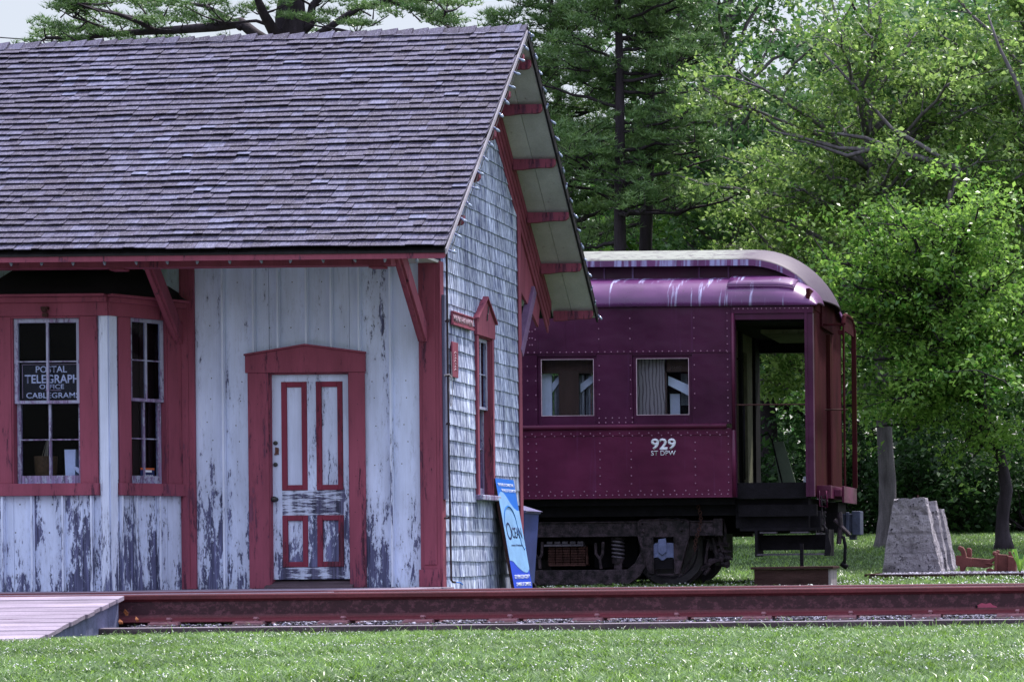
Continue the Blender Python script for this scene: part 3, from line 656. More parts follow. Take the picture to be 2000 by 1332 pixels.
# rake frieze with stepped mouldings
mb = MB()
def rake(y0, y1, x0, x1, o0, o1):
    p = []
    for off in (o0, o1):
        for (x, y) in ((x0, y0), (x1, y0), (x1, y1), (x0, y1)): p.append((x, y, top_z(y, XE)+off))
    mb.hexa(p)
YB = 28.18
for y0, y1 in ((24.0, YR), (YR, YB)):
    rake(y0, y1, XE+.001, XE+.022, -.47, -.114)
    rake(y0, y1, XE+.0225, XE+.034, -.385, -.114); rake(y0, y1, XE+.0345, XE+.046, -.30, -.114); rake(y0, y1, XE+.0465, XE+.058, -.21, -.114)
mb.prism(EW, [(2.992, wall_top(26.992)-.25), (2.992, 3.52), (3.55, 3.30), (3.82, 3.16), (3.86, 3.30), (4.0, 3.62)], -.03, .0)
mb.build('rake_frieze', m_pink, st, bevel=.004)
# lookouts under the verge
look = MB(); pr = [(0, 0), (0, -.115), (.10, -.112), (.20, -.098), (.30, -.092), (.38, -.094), (.425, -.085), (.448, -.055), (.450, 0)]
look.v = []; n = len(pr)
look.add([(x, 0, z) for x, z in pr]+[(x, .065, z) for x, z in pr], [tuple(range(n)), tuple(range(2*n-1, n-1, -1))]+[(i, i+n, (i+1) % n+n, (i+1) % n) for i in range(n)])
look_me = look.mesh('lookout', m_pink)
import bmesh
bm = bmesh.new(); bm.from_mesh(look_me); bmesh.ops.recalc_face_normals(bm, faces=bm.faces); bm.to_mesh(look_me); bm.free()
for y in (25.60, 26.03, 26.58, 27.14, 27.70, 28.24): inst('lookout', look_me, (XE+.06, y, top_z(y)-.114-.045), st)
for y in (25.24, 24.7, 24.15, 23.6, 23.05): inst('lookout', look_me, (XE+.08, y, top_z(y)-.114-.0), st)

# eave beam and braces
mb = MB(); mb.box(-14.3, P(768, 510, 23.1).x, 23.04, 23.18, P(400, 523, 23.1).z, ZS-.002)
for u in (232, 738): x = P(u, 520, 23.1).x; mb.box(x-.07, x+.07, 23.045, 23.175, P(400, 523, 23.1).z-.022, P(400, 523, 23.1).z)
mb.box(-14.3, P(768, 510, 23.1).x-.01, 23.02, 23.04, P(400, 511, 23.1).z, ZS-.002)
mb.build('eave_beam', m_pink, st, bevel=.005)
def brace(x, yo=23.12, zb=None, y0=24.0, w=.085, h=.14):
    m = MB(); m.beam((x, y0-.02, 2.72), (x, yo, 3.52), w, h); m.beam((x, y0-.035, 2.72), (x, yo-.03, 3.50), w-.045, h+.004); m.build('brace', m_pink, st, bevel=.006)
brace(P(829, 670, 24).x, 23.16); brace(P(353, 683, 24).x, 23.16); brace(-12.5, 23.16)
m = MB(); m.beam((XE-.005, 26.985, 2.80), (XE-.005, 27.58, 3.56), .08, .12); m.build('brace', m_brace, st, bevel=.006)
m = MB(); m.box(-14.3, XE-.3, 27.55, 27.69, 3.32, ZS-.001); m.build('back_eave_beam', m_pink, st)

# bay
mb = MB(); zt_b = FW.Z(615, 200); zs_ = BF.Z(968, 90)
fu = [8, 65, 125, 182]
op_f = (BF.S(25), BF.S(160), BF.Z(944, 90), BF.Z(622, 90))
eb = [XCL]+[BF.S(u, 1050) for u in (-30+20, 8, 65, 125, 182)]+[XC]
bat = MB(); boards(mb, BF, eb, ZB-.01, zt_b, [op_f]); battens(bat, BF, [BF.S(u, 1050) for u in fu], ZB, zs_, .032)
opa = (BA.S(252), BA.S(325), BA.Z(944, 285), BA.Z(622, 285))
ea = [0]+[BA.S(u, 1050) for u in (235, 268, 310)]+[LBA]
boards(mb, BA, ea, ZB-.01, zt_b, [opa]); battens(bat, BA, [BA.S(u, 1050) for u in (235, 264, 309)], ZB, zs_, .03)
boards(mb, BAL, [0, .25, .5, LBA], ZB-.01, zt_b, [])
mb.build('bay_wall', m_white, st); bat.build('bay_battens', m_white_lit, st, bevel=.003)
mb = MB(); mb.fbox(BF, BF.S(197), XC+.006, ZB, zt_b, .001, .022); mb.fbox(BA, 0.0, BA.S(226), ZB, zt_b, .001, .022); mb.build('bay_corner_board', m_white_lit, st)
mb = MB(); zf0, zf1 = BF.Z(618, 90), BF.Z(588, 90)
for fr, L0, L1 in ((BF, XCL-.02, XC+.02), (BA, -.02, LBA), (BAL, 0, LBA)):
    mb.fbox(fr, L0, L1, zf0, zf1+.03, .0225, .048); mb.fbox(fr, L0, L1, zf1-.02, zf1+.03, .0485, .085); mb.fbox(fr, L0-.02, L1, zf1+.0305, zf1+.055, .0, .13)
mb.build('bay_cornice', m_pink, st, bevel=.004)
mb = MB(); zc = zf1+.056; n0 = BA.n; o = .10
pts = [(XWL-o, 23.99, zc), (XCL-o*.6, 23.3-o, zc), (XC+o*.6, 23.3-o, zc), (XW+o, 23.99, zc), (XWL+.5, 23.99, zc+.40), (XW-.5, 23.99, zc+.40)]
mb.add(pts, [(0, 1, 4), (1, 2, 5, 4), (2, 3, 5), (0, 4, 5, 3), (0, 3, 2, 1)]); mb.build('bay_roof', m_black, st)
mb = MB()   # casings of the bay windows
for fr, op, ul, ur, uc in ((BF, op_f, None, 193, 90), (BA, opa, 230, 357, 285)):
    cl = (op[0]-(fr.S(193)-fr.S(160))) if ul is None else fr.S(ul); cr = fr.S(ur) if ur != 357 else LBA-.005
    mb.fbox(fr, cl, op[0], op[2], zf0-.001, .001, .030); mb.fbox(fr, op[1], cr, op[2], zf0-.001, .001, .030)
    mb.fbox(fr, op[0]-.001, op[0]+.014, op[2], op[3]-.001, -.09, .020); mb.fbox(fr, op[1]-.014, op[1]+.001, op[2], op[3]-.001, -.09, .020)
    mb.fbox(fr, op[0], op[1], op[3]+.0005, zf0-.001, .001, .028)
mb.build('bay_window_casing', m_pink, st, bevel=.003)
mb = MB(); mb.fbox(BF, op_f[0]-.17, BF.S(195), BF.Z(968, 90), op_f[2]-.001, -.05, .065); mb.fbox(BA, BA.S(228), LBA+.0, BA.Z(968, 285), opa[2]-.001, -.05, .065); mb.build('bay_window_sill', m_pink, st, bevel=.004)

def sash_window(fr, a0, a1, z0, z1, zmid, dn, st_=.035, bot=.075, cols=2, rows=2, mat=m_sash, mun=.022):
    """double hung window: frame (sub-parts pane)"""
    m = MB()
    def one(b0, b1, y0, y1, d0, d1, rail_b, rail_t):
        m.fbox(fr, b0, b0+st_, y0, y1, d0, d1); m.fbox(fr, b1-st_, b1, y0, y1, d0, d1)
        m.fbox(fr, b0+st_, b1-st_, y0, y0+rail_b, d0, d1); m.fbox(fr, b0+st_, b1-st_, y1-rail_t, y1, d0, d1)
        for k in range(1, cols): c = b0+(b1-b0)*k/cols; m.fbox(fr, c-mun/2, c+mun/2, y0+rail_b, y1-rail_t, d0+.006, d1-.003)
        for k in range(1, rows):
            c = y0+rail_b+(y1-rail_t-y0-rail_b)*k/rows
            for q in range(cols): 
                e0 = b0+st_ if q == 0 else b0+(b1-b0)*q/cols+mun/2; e1 = b1-st_ if q == cols-1 else b0+(b1-b0)*(q+1)/cols-mun/2
                m.fbox(fr, e0, e1, c-.006, c+.006, d0+.008, d1-.003)
    one(a0, a1, zmid-.010, z1, dn-.040, dn-.004, .030, .038)
    one(a0+.004, a1-.004, z0, zmid+.018, dn-.082, dn-.044, bot, .028)
    w = m.build('window', mat, st, bevel=.0025)
    m = MB(); m.fbox(fr, a0+st_-.005, a1-st_+.005, zmid+.015, z1-.03, dn-.024, dn-.020); m.fbox(fr, a0+st_, a1-st_, z0+bot-.005, zmid-.012, dn-.066, dn-.062); m.build('pane', m_glass, w)
    return w
sash_window(BF, op_f[0]+.015, op_f[1]-.015, op_f[2]+.001, op_f[3]-.002, BF.Z(786, 90), 0.0)
sash_window(BA, opa[0]+.015, opa[1]-.015, opa[2]+.001, opa[3]-.002, BA.Z(782, 285), -.01)
# curtain behind the angled window
mb = MB()
for k in range(14):
    a = opa[0]-.10+k*(opa[1]-opa[0]+.2)/14; mb.cur = random.random(); mb.fbox(BA, a, a+.042, 1.0, 2.9, -.19-(.02 if k % 2 else 0), -.175-(.02 if k % 2 else 0))
mb.build('curtain', m_darkbrown, st)
# small lamp fitting over the bay window
c = BF.sz(90, 606, .05); mb = MB(); mb.ball(BF.w(c[0], c[1], .09), .028, 8, 6); mb.fbox(BF, c[0]-.03, c[0]+.03, c[1]+.005, c[1]+.03, .045, .10); mb.fbox(BF, c[0]-.022, c[0]+.022, c[1]-.065, c[1]-.03, .05, .085); mb.build('lamp_socket', m_iron_rust, st)

# door
cas = MB(); zA, zP, zL = FW.Z(703, 485), FW.Z(676, 600), FW.Z(727, 600)
cx = (FW.S(485)+FW.S(717))/2; zs0 = FW.Z(696, 485)
cas.prism(FW, [(FW.S(483), FW.Z(728, 600)), (FW.S(717), FW.Z(728, 600)), (FW.S(717), FW.Z(691, 717)), (cx, zP), (FW.S(483), FW.Z(696, 483))], .020, .052)
cas.prism(FW, [(FW.S(482), FW.Z(696, 483)), (cx, zP), (FW.S(718), FW.Z(691, 717)), (FW.S(718), FW.Z(691, 717)+.018), (cx, zP+.018), (FW.S(482), FW.Z(696, 483)+.018)], .0195, .075)
zb_ = ZB; zl = FW.Z(728, 600)-.001
cas.fbox(FW, FW.S(487), FW.S(527), zb_, zl, .020, .042); cas.fbox(FW, FW.S(684), FW.S(715), zb_, zl, .020, .042)
cas.fbox(FW, FW.S(519), FW.S(529), zb_, zl, -.10, .030); cas.fbox(FW, FW.S(682), FW.S(688), zb_, zl, -.10, .030)
cas.fbox(FW, FW.S(487), FW.S(715), zl-.012, zl, -.10, .0195)
cas.build('door_casing', m_pink, st, bevel=.003)
dz0, dz1 = FW.Z(1131, 600), FW.Z(731, 600); da0, da1 = FW.S(528.5), FW.S(682)
D_ = MB(); up_z0, up_z1 = FW.Z(957, 600), FW.Z(745, 600); lo_z0, lo_z1 = FW.Z(1107, 600), FW.Z(1006, 600)
colsD = [(FW.S(547), FW.S(597)), (FW.S(615), FW.S(667))]
D_.cur = .2; D_.fbox(FW, da0, colsD[0][0], dz0, dz1, -.075, -.035); D_.fbox(FW, colsD[1][1], da1, dz0, dz1, -.075, -.035)
D_.cur = .35; D_.fbox(FW, colsD[0][0], colsD[1][1], up_z1, dz1, -.075, -.036)
D_.cur = .9; D_.fbox(FW, colsD[0][1], colsD[1][0], lo_z0, lo_z1, -.075, -.036); D_.cur = .75; D_.fbox(FW, colsD[0][1], colsD[1][0], up_z0, up_z1, -.075, -.036)
door = D_.build('door', m_white, st, bevel=.002)
for q0_, q1_ in ((lo_z1, up_z0), (dz0, lo_z0)): mb = MB(); mb.fbox(FW, colsD[0][0], colsD[1][1], q0_, q1_, -.075, -.0365); mb.build('door_rail', m_rail_peel, door, bevel=.002)
for (p, q) in colsD:
    for (y0, y1, rr) in ((up_z0, up_z1, .55), (lo_z0, lo_z1, .95)):
        m = MB(); t_ = .052
        m.fbox(FW, p, p+t_, y0, y1, -.07, -.026); m.fbox(FW, q-t_, q, y0, y1, -.07, -.026); m.fbox(FW, p+t_, q-t_, y0, y0+t_, -.07, -.027); m.fbox(FW, p+t_, q-t_, y1-t_, y1, -.07, -.027)
        m.build('panel_moulding', m_red, door, bevel=.006)
        m = MB(); m.cur = rr if p == colsD[0][0] or y0 == lo_z0 else .3; m.fbox(FW, p+t_, q-t_, y0+t_, y1-t_, -.068, -.050); m.build('door_panel', m_white, door)
c = FW.sz(537, 975); m = MB(); m.lathe(FW.w(c[0], c[1], -.035), [(.022, 0), (.022, -.008), (.009, -.012), (.009, -.035), (.026, -.045), (.030, -.058), (.022, -.070), (.004, -.074)], 14, 'y'); m.build('door_knob', m_knob, door, smooth=True)
c = FW.sz(536, 865); m = MB(); m.lathe(FW.w(c[0], c[1], -.035), [(.021, 0), (.021, -.012), (.012, -.016)], 14, 'y'); m.build('lock_cylinder', m_knob, door)
c = FW.sz(536, 907); m = MB(); m.lathe(FW.w(c[0], c[1], -.035), [(.021, 0), (.021, -.012), (.012, -.016)], 14, 'y'); m.build('lock_cylinder', m_knob, door)
c = FW.sz(538, 880); m = MB(); m.tube([FW.w(c[0]-.01, c[1]+.03, -.03), FW.w(c[0]+.022, c[1]+.01, -.02), FW.w(c[0]-.005, c[1]-.012, -.018), FW.w(c[0]+.018, c[1]-.03, -.025), FW.w(c[0]-.02, c[1]-.035, -.03)], .008, 6); m.fbox(FW, c[0]-.015, c[0]+.02, c[1]-.03, c[1]+.03, -.036, -.030); m.build('hasp', m_brass, door)
mb = MB(); mb.hexa([FW.w(FW.S(520), ZB, .10), FW.w(FW.S(690), ZB, .10), FW.w(FW.S(690), ZB, -.1), FW.w(FW.S(520), ZB, -.1), FW.w(FW.S(520), ZB+.015, .10), FW.w(FW.S(690), ZB+.015, .10), FW.w(FW.S(690), dz0-.006, -.1), FW.w(FW.S(520), dz0-.006, -.1)]); mb.build('threshold', m_timber, st)

# end wall window
m = MB(); hw = .065; zh = EW.Z(655, 926)
m.fbox(EW, w0-hw, w0, wz0, wz1, .0, .036); m.fbox(EW, w1, w1+hw, wz0, wz1, .0, .036)
m.fbox(EW, w0, w0+.012, wz0, wz1, -.08, .02); m.fbox(EW, w1-.012, w1, wz0, wz1, -.08, .02); m.fbox(EW, w0, w1, wz1-.012, wz1, -.08, .02)
mc = (w0+w1)/2; m.prism(EW, [(w0-hw-.02, wz1), (w1+hw+.02, wz1), (w1+hw+.02, wz1+.165), (mc, wz1+.40), (w0-hw-.02, wz1+.165)], .0, .045)
m.prism(EW, [(w0-hw-.04, wz1+.155), (mc, wz1+.402), (w1+hw+.04, wz1+.155), (w1+hw+.04, wz1+.175), (mc, wz1+.425), (w0-hw-.04, wz1+.175)], .0, .07)
m.build('end_window_casing', m_pink, st, bevel=.003)
m = MB(); m.fbox(EW, w0-hw-.02, w1+hw+.04, wz0-.055, wz0, -.06, .085); m.build('end_window_sill', m_sash, st, bevel=.008)
sash_window(EW, w0+.013, w1-.013, wz0+.001, wz1-.013, (wz0+wz1)/2+.08, -.012)
m = MB(); m.fbox(EW, w0-.1, w1+.1, .9, 3.0, -.16, -.15); m.build('blind', m_darkbrown, st)
m = MB(); c = (mc, wz1+.20); m.tube([EW.w(c[0]+.06, c[1]+.12, .052), EW.w(c[0]+.04, c[1]+.05, .055), EW.w(c[0]+.02, c[1]+.04, .054), EW.w(c[0]+.01, c[1]-.03, .053)], .006, 5); m.build('wire_hook', m_knob, st)
# loose upright plank and conduit by the corner
m = MB(); m.fbox(EW, .0, .080, EW.Z(975, 862), EW.Z(578, 862), .0365, .062); m.build('nailed_plank', m_greyplank, st, bevel=.002)
m = MB(); X0 = XE+.085; px = lambda v: EW.Z(v, 872)
pts = [(X0, 24.02, px(486)), (X0, 24.02, px(700)), (X0, 24.03, px(900)), (X0+.006, 24.03, px(1010)), (X0+.01, 24.03, px(1132)), (X0+.012, 24.07, px(1136)), (X0+.012, 24.16, px(1137))]
m.tube(pts, .010, 8)
for v in (632, 737, 830, 1012): m.tube([(X0, 24.025, px(v)), (X0-.07, 24.025, px(v))], .009, 6); m.tube([(X0-.001, 24.025, px(v)-.012), (X0+.002, 24.025, px(v)+.012)], .017, 8)
m.build('conduit_pipe', m_pipe, st)
m = MB(); m.tube([(X0+.012, 24.16, px(1137)), (X0+.02, 24.3, px(1138)), (X0+.025, 24.36, px(1142))], .007, 6); m.build('hose_end', m_blue, st)

# ---------------------------------------------------------------- things on the station
BULB = MB(); BULB.lathe((0, 0, 0), [(.003, -.062), (.011, -.052), (.0155, -.036), (.013, -.020), (.009, -.008)], 10); BULB_me = BULB.mesh('bulb', m_bulb, True)
SOCK = MB(); SOCK.lathe((0, 0, 0), [(.010, -.012), (.011, .012), (.006, .016)], 8); SOCK_me = SOCK.mesh('socket', m_iron_blue, True)
def lights(name, label, pts, n, swing, gap_end=0):
    pts = [Vector(p) for p in pts]; e = thing(name, pts[0], label, 'string lights', 'strings of bulbs on the station')
    L = [0]
    for a, b in zip(pts, pts[1:]): L.append(L[-1]+(b-a).length)
    def at(t):
        d = t*L[-1]
        for i in range(len(pts)-1):
            if d <= L[i+1]+1e-6: return pts[i].lerp(pts[i+1], (d-L[i])/(L[i+1]-L[i]))
        return pts[-1]
    m = MB(); cp = []
    for k in range(n*4+1):
        q = at(k/(n*4)); q = q+Vector((0, 0, -.012*math.sin(math.pi*(k % 4)/4))); cp.append(q)
    m.tube(cp, .0035, 4, False); m.build('cord', m_cord, e)
    for k in range(n+1):
        q = at(k/n); rot = swing()
        b = inst('bulb', BULB_me, q, e, rot); inst('socket', SOCK_me, q, e, rot)
    return e
yb = 23.005; zl_ = P(400, 506, yb).z
lights('string_lights', 'row of clear bulbs hanging along the rose eave beam above the bay and door', [(P(-40, 506, yb).x, yb, zl_+.01), (P(765, 506, yb).x, yb, zl_+.012), (P(812, 506, 23.0).x, 23.0, zl_+.0)], 14, lambda: (random.uniform(-.25, .25), random.uniform(-.35, .35), 0))
lights('string_lights', 'row of clear bulbs climbing the near sloping edge of the shingle roof', [(XR1+.03, YE0+.05, top_z(YE0)-.02), (XR1+.03, YR-.02, top_z(YR)-.05)], 15, lambda: (random.uniform(-.5, .5), random.uniform(-1.3, -.6), 0))
lights('string_lights', 'row of clear bulbs down the far black roof edge over the carriage', [(XR1+.026, YR+.06, top_z(YR)-.08), (XR1+.026, YE1, top_z(YE1)-.06)], 18, lambda: (random.uniform(-1.2, 1.2), random.uniform(-1.0, .6), 0))

# sign in the bay window
sb0, sb1, sz0, sz1 = BF.S(37), BF.S(153), BF.Z(779, 90), BF.Z(709, 90)
e = thing('window_sign', BF.w((sb0+sb1)/2, sz0, -.055), 'black POSTAL TELEGRAPH OFFICE sign hanging inside the upper bay window', 'sign')
m = MB(); m.fbox(BF, sb0, sb1, sz0, sz1, -.060, -.050); m.build('sign_board', m_signblack, e)
m = MB(); t_ = .004
for (p, q, y0, y1) in ((sb0+.006, sb1-.006, sz1-.012, sz1-.008), (sb0+.012, sb0+.016, sz0+.01, sz1-.02), (sb1-.010, sb1-.006, sz0+.01, sz1-.02)): m.fbox(BF, p, q, y0, y1, -.0499, -.0485)
m.build('border_line', m_letter_dim, e)
def bt(txt, u0, u1, v0, v1, bold=.008, **k): textmesh(txt, BF, BF.S(u0), BF.S(u1), BF.Z(v1, 90), BF.Z(v0, 90), -.0485, 'lettering', m_letter, e, bold, **k)
bt('POSTAL', 66, 127, 714, 727, .012); bt('TELEGRAPH', 44, 151, 731, 748, .018); bt('OFFICE', 73, 121, 750, 759); bt('CABLEGRAMS', 47, 151, 766, 777)
m = MB(); m.fbox(BF, BF.S(84), BF.S(115), BF.Z(762, 90), BF.Z(761, 90), -.0499, -.0485); m.build('rule_line', m_letter_dim, e)
# basket with stalks, blue boxes, paper behind the lower sash
e = thing('wicker_basket', BF.w(BF.S(60), BF.Z(938, 90), -.25), 'brown wicker basket of dried stalks behind the lower left bay pane', 'basket')
m = MB(); c = BF.w(BF.S(66), 0, -.24); zb, zt2 = BF.Z(950, 90), BF.Z(889, 90)
m.lathe((c[0], c[1], 0), [(.075, zb), (.098, (zb+zt2)/2), (.105, zt2), (.095, zt2), (.085, zb+.05)], 18); m.build('basket_body', m_wicker, e, smooth=True)
m = MB()
for k in range(9): a = random.uniform(-.05, .05); m.tube([(c[0]+a*.9, c[1], zt2-.02), (c[0]+a*.2+.015, c[1]+.01, zt2+.16)], [.003, .0015], 4)
m.build('stalks', m_straw, e)
e = thing('paper_boxes', BF.w(BF.S(125), BF.Z(938, 90), -.25), 'pale blue paper boxes standing behind the lower right bay pane', 'boxes')
m = MB(); m.hexa([BF.w(BF.S(114), BF.Z(944, 90), -.14), BF.w(BF.S(132), BF.Z(944, 90), -.14), BF.w(BF.S(132), BF.Z(944, 90), -.3), BF.w(BF.S(114), BF.Z(944, 90), -.3), BF.w(BF.S(112), BF.Z(877, 90), -.14), BF.w(BF.S(134), BF.Z(877, 90), -.14), BF.w(BF.S(134), BF.Z(877, 90), -.3), BF.w(BF.S(112), BF.Z(877, 90), -.3)]); m.build('tall_box', m_carblue, e)
m = MB(); m.fbox(BF, BF.S(133), BF.S(152), BF.Z(944, 90), BF.Z(893, 90), -.32, -.20); m.build('short_box', m_binder, e)
m = MB(); q = [(129, 909), (140, 912), (150, 922), (156, 934), (150, 930), (138, 922)]; m.prism(BF, [(BF.S(a), BF.Z(b, 90)) for a, b in q], -.125, -.123); m.build('curled_paper', m_letter, e)
# sticker in the angled window
e = thing('window_sticker', BA.w(BA.S(294), BA.Z(925, 290), -.05), 'small blue sticker with orange top edge in the lower corner of angled bay window', 'sticker')
st0, st1, q0, q1 = BA.S(282), BA.S(309), BA.Z(939, 290), BA.Z(913, 290)
m = MB(); m.fbox(BA, st0, st1, q0, q1-.02, -.070, -.067); m.build('sticker_sheet', m_navy, e)
m = MB(); m.fbox(BA, st0, st1, q1-.0195, q1, -.070, -.067); m.build('orange_band', m_orange, e)
m = MB(); m.fbox(BA, st0+.03, st1-.03, q1-.042, q1-.022, -.0669, -.066); m.fbox(BA, st0+.01, st1-.05, q0+.001, q0+.012, -.0669, -.066); m.build('white_band', m_letter, e)
textmesh('Ocean', BA, st0+.02, st1-.02, q0+.03, q1-.055, -.0655, 'lettering', m_letter, e, .0, .2, thick=.001)

# end wall sign boards
e = thing('name_board', EW.w(EW.S(895, 630), EW.Z(620, 874), .04), 'narrow rose board with faded white station name on the shingled wall', 'sign')
a0, a1, q0, q1 = EW.S(876, 620), EW.S(917, 630), EW.Z(634, 876), EW.Z(607, 876)
m = MB(); m.fbox(EW, a0, a1, q0, q1, .022, .040); m.fbox(EW, a0, a1, q0, q0+.02, .0401, .05); m.fbox(EW, a0, a1, q1-.015, q1, .0401, .05); m.build('board', m_pink, e, bevel=.002)
textmesh('MANAHAWKIN', EW, a0+.03, a1-.03, q0+.032, q1-.03, .043, 'lettering', m_letter_dim, e, .015)
e = thing('notice_board', EW.w(EW.S(880, 700), EW.Z(700, 876), .04), 'small upright rose board with worn white marks beside the conduit', 'sign')
a0, a1, q0, q1 = EW.S(876, 700), EW.S(887.5, 700), EW.Z(736, 876), EW.Z(667, 876)
m = MB(); m.fbox(EW, a0, a1, q0, q1, .022, .040); m.build('board', m_pink, e, bevel=.004)
m = MB()
for k in range(7): zz = q0+.07+k*.028; m.tube([EW.w(a0+.06+.01*(k % 3), zz, .041), EW.w(a0+.09, zz+.018, .041), EW.w(a1-.05-.01*(k % 2), zz+.004, .041)], .0035, 4)
m.build('worn_marks', m_letter_dim, e)
e = thing('rope_loop', (X0+.01, 24.0, px(760)), 'pale rope knotted round the conduit and hanging in a loop', 'rope')
m = MB(); pts = []
for k in range(15): t = k/14; pts.append((X0+.02, 24.0+.055*math.sin(t*math.pi*2)*.9, px(737)-.32*math.sin(t*math.pi)))
pts = [(X0+.02, 24.0+.02, px(737))]+[(X0+.022, 23.985+.11*(k/12), px(737)-.30*math.sin(math.pi*min(1, .12+k/12*.76))**.7) for k in range(13)]+[(X0+.02, 24.06, px(690))]
m.tube(pts, .004, 6); m.tube([(X0-.03, 24.0, px(737)), (X0+.02, 24.0, px(735)), (X0+.03, 24.03, px(740)), (X0, 24.04, px(737))], .008, 6); m.build('rope', m_rope, e)
# leaning banner board
yA, yB_, WB, HB = 25.80, 26.52, .72, 1.30
xt, zt_, xb, zb = XE+.045, 1.395, XE+.26, .095
nv = Vector((zt_-zb, 0, xb-xt)).normalized()
def bd(a, h, d): return (xb+(xt-xb)*h+nv.x*d, yA+a*WB, zb+(zt_-zb)*h+nv.z*d)
e = thing('banner_board', bd(.5, 0, 0), 'tall blue OCEAN chamber sign leaning against the shingled end wall', 'sign')
m = MB(); m.hexa([bd(0, 0, -.03), bd(1, 0, -.03), bd(1, 0, 0), bd(0, 0, 0), bd(0, 1, -.03), bd(1, 1, -.03), bd(1, 1, 0), bd(0, 1, 0)]); m.build('board', m_boxwood, e)
tc_ = [(0, .845), (.06, .875), (.16, .893), (.28, .888), (.42, .855), (.58, .80), (.74, .762), (.88, .745), (1, .745)]
bc_ = [(0, .335), (.10, .333), (.2, .322), (.36, .285), (.52, .258), (.66, .240), (.80, .232), (.90, .238), (1, .262)]
def sheet(poly, d, name, mat): m = MB(); m.add([bd(a, h, d) for a, h in poly], [tuple(range(len(poly)))]); o = m.build(name, mat, e); s = o.modifiers.new('thick', 'SOLIDIFY'); s.thickness = .0015; s.offset = 0; return o
sheet([(0, .6), (1, .6), (1, 1), (0, 1)], .0015, 'top_print', m_blue); sheet([(0, 0), (1, 0), (1, .5), (0, .5)], .0015, 'bottom_print', m_deepblue)
sheet(bc_+tc_[::-1], .0040, 'wave_print', m_paleblue)
m = MB(); arc = [bd(.40+.33*math.cos(t), .62+.155*math.sin(t), .006) for t in [math.pi*1.02-2.9*k/24 for k in range(25)]]+[bd(.80, .47, .006), bd(.92, .42, .006), bd(.99, .44, .006)]
m.tube(arc, [.004+.008*(1-abs(2*k/26-1)) for k in range(len(arc))], 4); m.build('swoosh', m_midblue, e)
def bt2(t, a0, a1, h0, h1, mat, bold=.0, sl=0): textmesh(t, None, a0, a1, h0, h1, .0065, 'lettering', mat, e, bold, sl, up=bd, thick=.001)
bt2('THE POWER OF CONNECTIONS', .06, .90, .938, .962, m_letter, .01); bt2('THE VALUE OF RECOGNITION', .20, .97, .893, .917, m_letter, .01)
bt2('O', .10, .36, .50, .645, m_navy, .0); bt2('CEAN', .37, .90, .515, .605, m_navy, .01); bt2('county & business', .22, .82, .445, .468, m_navy, .0)
bt2('SOUTHERN OCEAN COUNTY', .10, .94, .185, .217, m_letter, .01); bt2('CHAMBER OF COMMERCE', .13, .94, .125, .155, m_letter, .01)
# wheelie bin behind the corner
e = thing('wheelie_bin', (-7.55, 28.0, .11), 'blue plastic wheelie bin with scuffed lid behind the station corner', 'bin')
m = MB(); x0, x1 = -7.84, -7.29
m.hexa([(x0+.06, 27.76, .17), (x1-.05, 27.76, .17), (x1-.05, 28.24, .17), (x0+.06, 28.24, .17), (x0, 27.7, 1.06), (x1, 27.7, 1.06), (x1, 28.3, 1.06), (x0, 28.3, 1.06)])
for k in range(5): xx = x0+.08+k*.10; m.hexa([(xx, 27.748, .2), (xx+.02, 27.748, .2), (xx+.02, 27.8, .2), (xx, 27.8, .2), (xx, 27.69, 1.0), (xx+.02, 27.69, 1.0), (xx+.02, 27.75, 1.0), (xx, 27.75, 1.0)])
m.build('bin_body', m_bin, e, bevel=.012)
m = MB(); m.box(x0-.02, x1+.02, 27.67, 28.32, 1.055, 1.095); m.hexa([(x0-.03, 27.66, 1.095), (x1+.045, 27.66, 1.08), (x1+.045, 28.33, 1.08), (x0-.03, 28.33, 1.095), (x0, 27.72, 1.17), (x1-.16, 27.72, 1.15), (x1-.16, 28.3, 1.15), (x0, 28.3, 1.17)]); m.build('bin_lid', m_binlid, e, bevel=.012)
m = MB(); m.lathe((x0+.06, 27.74, .20), [(.09, -.03), (.09, .03)], 16, 'y'); m.lathe((x1-.1, 28.2, .20), [(.09, -.03), (.09, .03)], 16, 'y'); m.build('wheel', m_iron_d, e)

# nail heads on the boards
m = MB(); edges_n = [382, 437, 497, 545, 600, 648, 702, 763, 820]
for u0, u1 in zip(edges_n, edges_n[1:]):
    for v in (552, 640, 742, 780, 828, 860, 905, 962, 1010, 1060, 1110):
        for q in (.5,):
            u = u0+(u1-u0)*(q+random.uniform(-.12, .12))
            if (485 < u < 717 and v > 660) or random.random() < .25: continue
            c = FW.sz(u, v+random.uniform(-4, 4)); m.lathe(FW.w(c[0], c[1], .0), [(.0055, .002), (.0055, -.0015), (.002, -.002)], 7, 'y')
for u0 in (36, 95, 150):
    for v in (985, 1040, 1122):
        c = BF.sz(u0+random.uniform(-8, 8), v); m.lathe(BF.w(c[0], c[1], .0), [(.0065, .002), (.0065, -.0015), (.002, -.002)], 7, 'y')
for u0 in (503, 701):
    for v in (730, 790, 860, 930, 1000, 1070, 1120): c = FW.sz(u0+random.uniform(-5, 5), v); m.lathe(FW.w(c[0], c[1], .042), [(.004, .002), (.004, -.0015), (.002, -.002)], 7, 'y')
m.build('nail_heads', m_nail, st)
